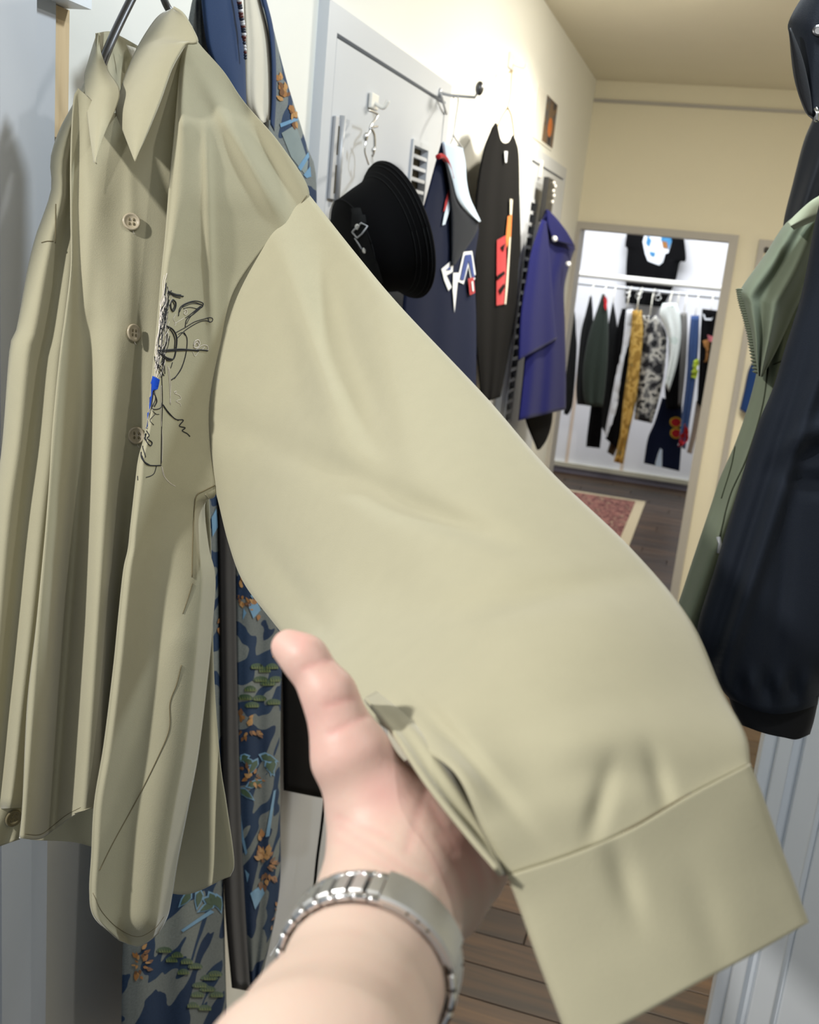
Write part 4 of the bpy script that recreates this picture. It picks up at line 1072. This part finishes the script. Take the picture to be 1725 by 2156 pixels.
decal('letter_patch', [[(965,588),(976,536),(989,535),(996,584),(991,586),(983,548),(973,590)], [(935,568),(945,560),(945,568)]], 'tj', cloth('letter_blue', (40, 62, 130), 0.05), tj, 0.005, 6)
decal('red_patch', [[(980,586),(992,583),(995,616),(984,621)]], 'tj', M['red'], tj, 0.007, 6)
decal('red_patch_mark', [[(986,592),(989,591),(991,612),(988,613)]], 'tj', M['white_cloth'], tj, 0.009, 6)
decal('zip_gap', [[(951,574),(963,574),(960,600),(954,658),(950,610)]], 'tj', M['white_cloth'], tj, 0.004, 6)
h1 = empty('wire_hanger', hit(955, 240, 0, -0.66), 'wire hanger of the navy jacket looped over the hook arm', 'hanger')
tube('wire', [hit(x, y, 0, X) for x, y, X in ((955,206,-.70),(959,201,-.692),(964,204,-.685),(965,216,-.68),(960,250,-.665),(955,285,-.66),(946,310,-.655))], 0.0018, M['zinc'], h1, 6, 30)
tube('wire', wp([(955,285),(962,296),(974,312)], -0.65), 0.0018, M['zinc'], h1, 6, 14)

# black graphic t-shirt
td = dX(-0.67)
ts = empty('t_shirt', hit(1050, 450, 0, -0.67), 'black t-shirt with a red and orange print on the left wall', 't-shirt')
rows = [[(1036,268),(1046,259),(1056,296),(1070,300),(1080,284),(1086,294)], lin((1016,323),(1093,325),6), lin((1002,413),(1095,420),6), lin((997,520),(1097,525),6), lin((998,560),(1093,556),6), lin((1000,700),(1086,662),6), lin((1008,790),(1068,765),6), lin((1012,850),(1054,836),6)]
pillow('body', loft(withd(rows, td), 34, 60), M['black'], ts, 0.045, 0.03, lambda u, v, G: 0.012*np.sin(16*u+2*v)*np.sin(np.pi*u)*(0.3+v), key='ts')
decal('red_print', [[(1044,505),(1063,495),(1064,570),(1059,640),(1043,643)]], 'ts', M['red'], ts, 0.004, 6)
decal('black_print', [[(1043,580),(1058,570),(1060,576),(1044,590)], [(1046,610),(1058,596),(1060,604),(1050,620)], [(1050,520),(1060,512),(1056,530)]], 'ts', M['black'], ts, 0.006, 6)
decal('orange_print', [[(1066,455),(1075,452),(1073,496),(1064,522),(1062,500)]], 'ts', M['orange'], ts, 0.005, 6)
decal('white_print', [[(1070,418),(1076,420),(1074,452),(1070,452)], [(1069,500),(1072,498),(1066,600),(1062,640),(1059,640),(1064,570)]], 'ts', M['cream_cloth'], ts, 0.006, 6)
decal('neck_label', [[(1058,318),(1065,318),(1063,342),(1060,342)]], 'ts', M['white_cloth'], ts, 0.006, 6)
h2 = empty('wire_hanger', hit(1072, 220, 0, -0.68), 'thin wire hanger of the black t-shirt', 'hanger')
tube('wire', [hit(x, y, 0, X) for x, y, X in ((1073,153,-.705),(1078,148,-.705),(1077,165,-.70),(1075,200,-.695),(1069,226,-.69),(1058,244,-.69),(1047,268,-.685))], 0.0022, mat('brass_wire', (170, 150, 104), 0.35, 0.8), h2, 6, 40)
tube('wire', wp([(1069,226),(1077,245),(1083,286)], -0.685), 0.0026, bpy.data.materials['brass_wire'], h2, 6, 20)
ah2 = empty('adhesive_hook', hit(1075, 130, 0, WX), 'clear stick-on hook on the white wall above the black t-shirt', 'hook')
q0, q1 = wz(1072, 108, WX), wz(1080, 152, WX)
box('back_plate', (WX+0.0005, q0[0], q1[1]), (WX+0.006, q1[0], q0[1]), M['white_plastic'], ah2, 0.002)
tube('prong', [(WX+0.005, (q0[0]+q1[0])/2, q1[1]+0.015), (WX+0.04, (q0[0]+q1[0])/2, q1[1]+0.006), (WX+0.05, (q0[0]+q1[0])/2, q1[1]+0.02)], 0.003, M['white_plastic'], ah2, 8, 12)

# royal blue shirt by the far door
def pdp(x, y): return dep(x, y, 1, 3.55+(x-1090)*0.0060)
po = empty('polo_shirt', U(1150, 480, 4.1), 'royal blue short-sleeved snap shirt hanging beside the far doorway', 'shirt')
garment('body', [(1150,441),(1134,490),(1114,620),(1104,760),(1097,830),(1091,886)], [(1157,443),(1184,474),(1211,520),(1206,538),(1189,604),(1190,684),(1192,780),(1192,862)], pdp, 0.10, M['royal'], po, 34, 50, 0.02, 2.2, key='po')
garment('sleeve', [(1140,462),(1118,530),(1107,590),(1095,665),(1090,760)], [(1152,466),(1160,560),(1167,650),(1173,714)], lambda x, y: pdp(x, y)-0.12, 0.06, M['royal'], po, 22, 40, 0.02, 1.4)
garment('collar', [(1151,440),(1152,470),(1163,505)], [(1160,448),(1190,482),(1212,519)], lambda x, y: pdp(x, y)-0.15, 0.02, M['royal'], po, 14, 16, 0.004, 1)
for px, py in ((1168, 503), (1197, 556)):
    lathe('snap_button', U(px, py, pdp(px, py)-0.185), CAM-U(px, py, 4), [(0.0, 0), (0.011, 0.001), (0.011, 0.005), (0, 0.006)], M['zinc'], po, 14)
bl_ = garment('black_trousers', [(1100,850),(1108,890),(1124,930),(1131,948)], [(1166,850),(1162,892),(1152,925),(1138,946)], lambda x, y: pdp(x, y)+0.20, 0.04, M['black'], None, 14, 14, 0.004, 1)
tag(bl_, 'black cloth showing below the royal blue shirt', 'garment')
cp = empty('clip_hanger', hit(1157, 400, 0, -0.68), 'black plastic clip hanger with white beads above the royal blue shirt', 'hanger')
q0, q1 = wz(1151, 372, -0.69), wz(1163, 440, -0.69)
box('clip', (-0.70, q0[0], q1[1]-0.06), (-0.68, q1[0]-0.06, q0[1]), M['plastic'], cp, 0.003)
for px, py in ((1166, 385), (1169, 392), (1165, 402), (1166, 412), (1163, 425)):
    mesh('bead', *ell_geo(hit(px, py, 0, -0.68), ((0.007, 0, 0), (0, 0.007, 0), (0, 0, 0.007)), 8, 6), M['white_plastic'], cp)
box('strip', (-0.7295, q0[0]+0.05, q0[1]), (-0.72, q0[0]+0.075, q0[1]+0.06), M['white_plastic'], cp, 0.002)

# poster on the wall
def wallquad(name, pts, X, t, m, parent):
    P = [hit(x, y, 0, X) for x, y in pts]; Q = [p-np.array([t, 0, 0]) for p in P]
    return mesh(name, P+Q, boxgeo((0, 0, 0), (1, 1, 1))[1], m, parent, smooth=False)
pp = empty('poster', hit(1147, 245, 0, WX), 'small dark poster with a white margin on the wall above the second cupboard', 'poster')
y0, z1 = wz(1131, 176, WX); y1, z0 = wz(1160, 318, WX)
box('paper', (WX+0.0002, y0, z0), (WX+0.004, y1, z1), M['white_plastic'], pp)
ya = y0+(y1-y0)*0.45
box('printed_image', (WX+0.004, ya, z0+0.01), (WX+0.0052, y1, z1-0.005), patterned('poster_print', [(52, 48, 48), (96, 92, 92), (120, 100, 80), (70, 66, 66)], 9), pp)
yo = ya+(y1-ya)*0.55; zo = z0+(z1-z0)*0.42
mesh('orange_print', *ell_geo((WX+0.0053, yo, zo), ((0.0006, 0, 0), (0, 0.05, 0), (0, 0, 0.035)), 12, 6), M['orange'], pp)

# ------------------------------------------------------------------ garments on the right
ol = empty('parka', U(1640, 600, 1.45), 'olive green hooded jacket with a gathered hood edge, on the right', 'jacket')
garment('body', [(1640,560),(1612,690),(1594,782),(1575,856),(1549,932),(1516,1007),(1500,1056),(1465,1160),(1432,1260),(1395,1370)], [(1790,560),(1760,700),(1740,800),(1715,900),(1680,1050),(1640,1180),(1570,1390)], 1.50, 0.06, M['olive'], ol, 40, 70, 0.03, 2.6, key='ob')
garment('hood', [(1690,446),(1653,472),(1609,539),(1559,611),(1564,637),(1581,700),(1589,748),(1597,792)], [(1735,460),(1725,520),(1700,600),(1672,660),(1640,730),(1606,794)], 1.42, 0.05, M['olive'], ol, 30, 50, 0.02, 2.0, 0.3)
garment('collar', [(1732,408),(1705,425),(1675,452),(1658,470)], [(1790,420),(1760,450),(1725,462),(1672,484)], 1.34, 0.02, M['olive_lt'], ol, 16, 20, 0.006, 1)
EP = dense([(1560,612),(1565,640),(1574,672),(1582,704),(1588,740),(1595,784)], 30)
g = []
for i, q in enumerate(EP):
    d_ = 1.405
    g.append(ell_geo(U(q[0]+3, q[1], d_), (camv(0.009, 0.002, 0), camv(0, 0.0022, 0), camv(0, 0, 0.008)), 8, 5))
e_ = mesh('gathered_edge', *merge(g), M['olive'], ol); e_['kind'] = 'stuff'
threads('seam', [([(1652,560),(1640,650),(1622,740),(1608,850),(1575,960),(1540,1040),(1516,1130)], 0.0012), ([(1630,768),(1650,758)], 0.0012), ([(1549,940),(1540,985),(1520,1050)], 0.001)], 'ob', cloth('olive_seam', (70, 76, 60)), ol)
tube('zip_pull', [U(1513, 1130, 1.43), U(1516, 1145, 1.43), U(1514, 1165, 1.43)], 0.003, M['zinc'], ol, 6)
bj = empty('shell_jacket', U(1690, 900, 1.2), 'black nylon jacket with a gathered hem, hanging nearest on the right', 'jacket')
def bjf(u, v, G):
    x, y = G[..., 0], G[..., 1]
    r = -0.014*bumpf(x+0.32*(y-900), 1690, 18)-0.012*bumpf(x+0.30*(y-700), 1725, 16)+0.014*bumpf(x+0.32*(y-900), 1660, 20)
    r += 0.016*bumpf(y+0.45*(x-1690), 960, 18)*bumpf(x, 1740, 70)-0.012*bumpf(y+0.45*(x-1690), 920, 22)*bumpf(x, 1740, 70)
    r += 0.016*bumpf(y-0.2*(x-1690), 1010, 18)*bumpf(x, 1720, 60)
    r += 0.008*bumpf(x+0.1*(y-1300), 1640, 20)*bumpf(y, 1250, 160)+0.006*np.sin(x*0.11)*bumpf(y, 1445, 26)
    return r
L = [(1752,226),(1744,300),(1734,390),(1716,470),(1700,560),(1684,634),(1653,734),(1628,817),(1594,900),(1552,1040),(1507,1192),(1468,1325),(1482,1385),(1510,1440),(1536,1470)]
R_ = [(1800,226),(1880,280),(1950,390),(1970,600),(1950,800),(1930,1000),(1880,1200),(1800,1350),(1735,1440),(1722,1484)]
Lc, Rc = crom(L, 90), crom(R_, 90); u, v = uvgrid(60, 90)
G = np.zeros((90, 60, 3))
for k in range(2): G[..., k] = Lc[:, None, k]*(1-u)+Rc[:, None, k]*u
G[..., 1] += 26*np.sin(np.pi*u)*np.clip((v-0.9)*10, 0, 1)
G[..., 2] = 1.22
pillow('body', G, M['shell_navy'], bj, 0.06, 0.05, bjf, key='bj')
hm = [[(1530,1452),(1590,1474),(1650,1486),(1690,1484),(1726,1462)], [(1545,1498),(1600,1522),(1655,1534),(1690,1534),(1715,1515)], [(1560,1526),(1610,1544),(1652,1553),(1678,1557),(1706,1546)]]
pillow('hem_band', loft([[(x, y, 1.21) for x, y in r] for r in hm], 40, 12), M['shell_black'], bj, 0.03, 0.03)
garment('hood', [(1705,-30),(1672,22),(1659,54),(1662,74),(1672,163),(1694,232),(1714,254)], [(1800,-30),(1830,60),(1830,160),(1790,230),(1745,262)], 1.12, 0.06, M['shell_navy'], bj, 30, 40, 0.016, 1.6, 0.2, key='hood')
garment('hood_edge', [(1660,60),(1668,120),(1680,190),(1700,240)], [(1666,58),(1690,120),(1706,190),(1712,246)], 1.055, 0.008, M['shell_black'], bj, 10, 20, 0.0, 1)
for px, py in ((1722, 66), (1690, 183)):
    pz = project('hood', px, py, 0.0)
    if pz is not None: lathe('eyelet', pz, -FW, [(0.003, -0.001), (0.006, 0.0), (0.006, 0.002), (0.003, 0.002)], M['gunmetal'], bj, 14)
tube('cord_end', [U(1716, 228, 1.05), U(1722, 238, 1.05), U(1720, 255, 1.05)], 0.003, M['chrome'], bj, 6)
tag(garment('dark_jacket', [(1712,250),(1692,300),(1670,385),(1650,470),(1650,540)], [(1790,250),(1790,330),(1770,400),(1730,540)], 1.52, 0.04, M['shell_black'], None, 20, 30, 0.02, 1.6), 'dark jacket edge between the hanging hood and the olive jacket collar', 'jacket')
ng = garment('blue_garment', [(1589,756),(1577,778),(1568,820),(1558,862)], [(1640,756),(1630,800),(1612,850),(1590,880)], lambda x, y: dep(x, y, 1, WY-0.05), 0.03, cloth('deep_blue_cloth', (34, 62, 116), 0.05), None, 14, 18, 0.01, 1.2)
tag(ng, 'deep blue sleeve edge showing from behind the olive jacket', 'garment')

# ------------------------------------------------------------------ back room: rails and clothes
RY = BY-0.62
def rail(name, pts, y, r, m, label):
    P = [hit(x, yy, 1, y) for x, yy in pts]; z = sum(p[2] for p in P)/2
    o = tube(name, [(-2.58, y, z), (1.28, y, z)], r, m, None, 12)
    return tag(o, label, 'clothes rail', 'rails across the back room'), z
r1, rz1 = rail('clothes_rail', [(1320, 586), (1425, 598)], BY-0.45, 0.022, M['white_plastic'], 'white upper rail in front of the black t-shirt in the back room')
r2, rz2 = rail('clothes_rail', [(1250, 601), (1500, 624)], RY, 0.012, M['zinc'], 'thin grey lower rail carrying the row of clothes in the back room')
HOOKW = mat('hanger_white', (232, 228, 214), 0.4)
def bdp(y): return lambda px, py: dep(px, py, 1, y)
def q3(pts): return [(1120+x/3.477, 440+y/3.477) for x, y in pts]
def hung(name, label, cat, L, R_, m, dy=0.0, bulge=0.035, fold=0.012, n=2.0, hook=True, nu=16, nv=26, key=None):
    L, R_ = q3(L), q3(R_)
    y = RY-0.06+dy
    top = hit((L[0][0]+R_[0][0])/2, (L[0][1]+R_[0][1])/2, 1, y)
    e = empty(name, top, label, cat, 'clothes on the back room rail')
    garment('body', L, R_, bdp(y), bulge, m, e, nu, nv, fold, n, key=key)
    if hook:
        x = top[0]
        tube('hanger', [(x, y, top[2]-0.03), (x, y, rz2-0.03), (x, RY, rz2+0.013), (x, RY+0.02, rz2-0.005)], 0.004, HOOKW, e, 6)
    return e
hung('denim_shirt', 'charcoal snap-front shirt at the left end of the back room rail', 'shirt', [(258,676),(245,760),(240,1000),(240,1300),(235,1500)], [(300,676),(318,780),(325,900),(330,1050),(300,1420),(262,1510)], M['black2'], 0.0)
hung('bomber_jacket', 'dark jacket, second from left on the back room rail', 'jacket', [(425,640),(395,760),(360,900),(340,1100),(325,1300),(330,1430)], [(440,640),(448,760),(450,900),(440,1100),(430,1300),(425,1440)], M['black2'], -0.07)
wj = hung('work_jacket', 'dark green jacket with a red collar on the back room rail', 'jacket', [(515,622),(490,700),(440,850),(400,1000),(372,1200),(380,1380),(400,1440)], [(535,622),(556,740),(562,900),(556,1100),(540,1300),(520,1450)], cloth('dark_green_cloth', (52, 60, 54)), -0.14, key='wj')
decal('red_collar', [q3([(512,622),(530,622),(552,700),(560,770),(552,800),(540,740),(520,660)])], 'wj', M['red'], wj, 0.01, 6)
hung('long_trousers', 'long black trousers below the dark green jacket', 'trousers', [(440,1380),(425,1500),(405,1660),(398,1740)], [(520,1380),(520,1500),(512,1640),(500,1752)], M['black'], 0.05, hook=False)
hung('charcoal_jacket', 'charcoal jacket with a white tag right of the red-collared jacket', 'jacket', [(590,690),(560,850),(545,1000),(520,1300),(515,1600)], [(600,690),(625,850),(625,1000),(605,1400),(560,1690)], M['black2'], 0.0)
tp = hung('striped_trousers', 'black trousers with a white side stripe on the back room rail', 'trousers', [(660,728),(620,900),(600,1150),(570,1450),(540,1680)], [(735,728),(728,900),(705,1200),(672,1500),(640,1770)], M['black'], -0.07, key='tp')
decal('white_stripe', [q3([(690,735),(732,730),(725,860),(690,1050),(640,1350),(560,1672),(540,1675),(600,1350),(660,1000)])], 'tp', M['white_cloth'], tp, 0.012, 7)
hung('patterned_trousers', 'long mustard yellow patterned trousers on the back room rail', 'trousers', [(735,742),(725,900),(705,1150),(670,1400),(645,1650),(600,1850)], [(805,742),(815,900),(795,1150),(765,1400),(710,1650),(668,1868)], patterned('mustard_print', [(178, 138, 58), (206, 168, 90), (160, 124, 56), (110, 112, 78)], 14), -0.14)
hung('brown_trousers', 'dark brown trousers ending left of the yellow pair', 'trousers', [(660,1300),(620,1500),(580,1680),(552,1780)], [(700,1300),(670,1500),(640,1700),(600,1810)], cloth('brown_black', (66, 52, 34)), 0.0, hook=False)
ck = hung('check_shirt', 'black and white blotched check shirt in the middle of the back room rail', 'shirt', [(815,780),(812,900),(800,1100),(775,1300),(750,1540)], [(915,780),(965,860),(990,960),(970,1200),(930,1400),(880,1570)], patterned('blotch_check', [(40, 40, 44), (120, 120, 120), (204, 202, 194), (60, 60, 62)], 11, dist=0.2, kind='noise', low=0.42, high=0.58), -0.07)
hung('white_blouse', 'white and mint blouse right of the check shirt', 'shirt', [(960,690),(935,770),(985,900),(1010,1050),(975,1280)], [(1060,690),(1088,780),(1092,950),(1060,1150),(1005,1338)], patterned('mint_print', [(214, 226, 220), (232, 238, 234), (180, 200, 194)], 9), -0.14)
hung('black_shirt', 'black shirt hanging behind the white blouse', 'shirt', [(1000,860),(1000,1100),(975,1300),(985,1460)], [(1100,760),(1108,950),(1105,1200),(1090,1470)], M['black'], 0.045)
hung('grey_cardigan', 'grey knitted cardigan beside the blue jeans', 'cardigan', [(1092,760),(1092,950),(1080,1200),(1070,1440)], [(1138,760),(1140,900),(1130,1150),(1100,1440)], cloth('grey_knit', (128, 126, 122), -0.07), 0.03)
np_ = hung('navy_trousers', 'navy trousers with red round patches at the bottom of the rail', 'trousers', [(955,1380),(900,1560),(850,1680),(820,1860)], [(1100,1430),(1100,1560),(1098,1700),(1082,1920)], M['navy'], 0.10, 0.035, 0.02, 1.0, hook=False, key='np')
for yy in (1560, 1640):
    for rr, mm, of in ((40, cloth('yellow_ring%d' % yy, (206, 170, 60)), 0.01), (30, M['red'], 0.018)):
        decal('round_patch', [q3([(1052+rr*math.cos(t), yy+rr*math.sin(t)) for t in np.linspace(0, 6.28, 14, endpoint=False)])], 'np', mm, np_, of, 5)
decal('leg_gap', [q3([(905,1880),(945,1750),(958,1760),(950,1905)])], 'np', M['paleblue'], np_, 0.02, 5)
bj2 = hung('blue_jeans', 'narrow blue jeans with a lime patch on the back room rail', 'jeans', [(1165,780),(1145,1000),(1130,1250),(1100,1500),(1075,1740)], [(1228,780),(1222,1000),(1200,1250),(1165,1500),(1125,1760)], cloth('denim_blue', (60, 82, 126), -0.14), -0.08, key='jn')
decal('lime_patch', [q3([(1178,1110),(1208,1095),(1210,1160),(1192,1240),(1170,1230)])], 'jn', cloth('lime_print', (176, 196, 60)), bj2, 0.015, 5)
decal('red_print', [q3([(1110,1580),(1135,1570),(1135,1680),(1105,1740),(1085,1740)])], 'jn', M['red'], bj2, 0.015, 5)
decal('white_print', [q3([(1060,1735),(1085,1720),(1120,1745),(1095,1765)])], 'jn', M['white_cloth'], bj2, 0.015, 5)
bt = hung('printed_top', 'black top with a gold and pink print at the right end of the rail', 't-shirt', [(1248,730),(1235,900),(1225,1150),(1210,1420)], [(1375,745),(1382,820),(1350,1000),(1320,1250),(1275,1480)], M['black'], -0.07, key='bt')
decal('gold_print', [q3([(1262,965),(1290,950),(1300,1040),(1285,1120),(1262,1120),(1272,1040)])], 'bt', M['gold'], bt, 0.015, 5)
decal('pink_print', [q3([(1285,920),(1330,935),(1328,975),(1282,965)])], 'bt', cloth('pink_print', (206, 120, 128)), bt, 0.015, 5)
decal('white_print', [q3([(1258,765),(1275,775),(1280,800),(1310,800),(1325,790),(1310,815),(1275,812)])], 'bt', M['white_cloth'], bt, 0.015, 5)
hung('beige_trousers', 'beige trousers under the black printed top', 'trousers', [(1205,1400),(1190,1500),(1165,1650),(1135,1780)], [(1255,1440),(1240,1520),(1210,1650),(1172,1795)], cloth('beige_cloth', (196, 180, 164)), 0.0, hook=False)
# black t-shirt shown above the rail
L, R_ = q3([(700,150),(684,270),(700,290),(692,400),(688,550),(685,690)]), q3([(1110,170),(1130,370),(1085,390),(1060,500),(1020,600),(960,720)])
yk = BY-0.12
bs = empty('display_t_shirt', hit(1380, 560, 1, yk), 'black t-shirt with a white and blue graphic displayed high on the back room wall', 't-shirt')
garment('body', L, R_, bdp(yk), 0.05, M['black'], bs, 26, 40, 0.015, 3, key='bs')
decal('white_graphic', [q3([(830,172),(1010,180),(1025,240),(1000,320),(975,330),(960,390),(930,412),(850,380),(830,330),(812,240)])], 'bs', M['white_cloth'], bs, 0.006, 6)
decal('blue_graphic', [q3([(950,175),(1012,180),(1026,235),(1000,300),(985,240),(945,235)]), q3([(850,190),(880,230),(860,280),(835,250)]), q3([(862,310),(910,320),(900,355),(870,340)])], 'bs', cloth('graphic_blue', (70, 130, 176), 0.2), bs, 0.012, 6)
decal('brown_graphic', [q3([(950,235),(990,245),(995,290),(960,285)])], 'bs', M['gold'], bs, 0.014, 6)
for (px, py), w_ in zip(((703, 595), (700, 628), (790, 603), (780, 638), (915, 615), (925, 648)), ('upper ring of the left pair', 'lower ring of the left pair', 'upper ring of the middle pair', 'lower ring of the middle pair', 'upper ring of the right pair', 'lower ring of the right pair')):
    p = hit(*q3([(px, py)])[0], 1, RY-0.09)
    V, Fc = tube_geo([p+np.array([0.02*math.cos(t), 0, 0.02*math.sin(t)]) for t in np.linspace(0, 6.28, 14)], 0.003, 5)
    o = tag(mesh('clip_ring', V, Fc, M['chrome']), 'chrome '+w_+' below the back room rails', 'ring', 'clip rings on the back room rail')
bc = garment('dark_cloth', q3([(262,140),(255,180),(250,232)]), q3([(338,145),(340,190),(338,238)]), bdp(BY-0.2), 0.05, M['black'], None, 14, 12, 0.004, 1)
tag(bc, 'black cloth piece hanging at the top left corner inside the doorway', 'garment')
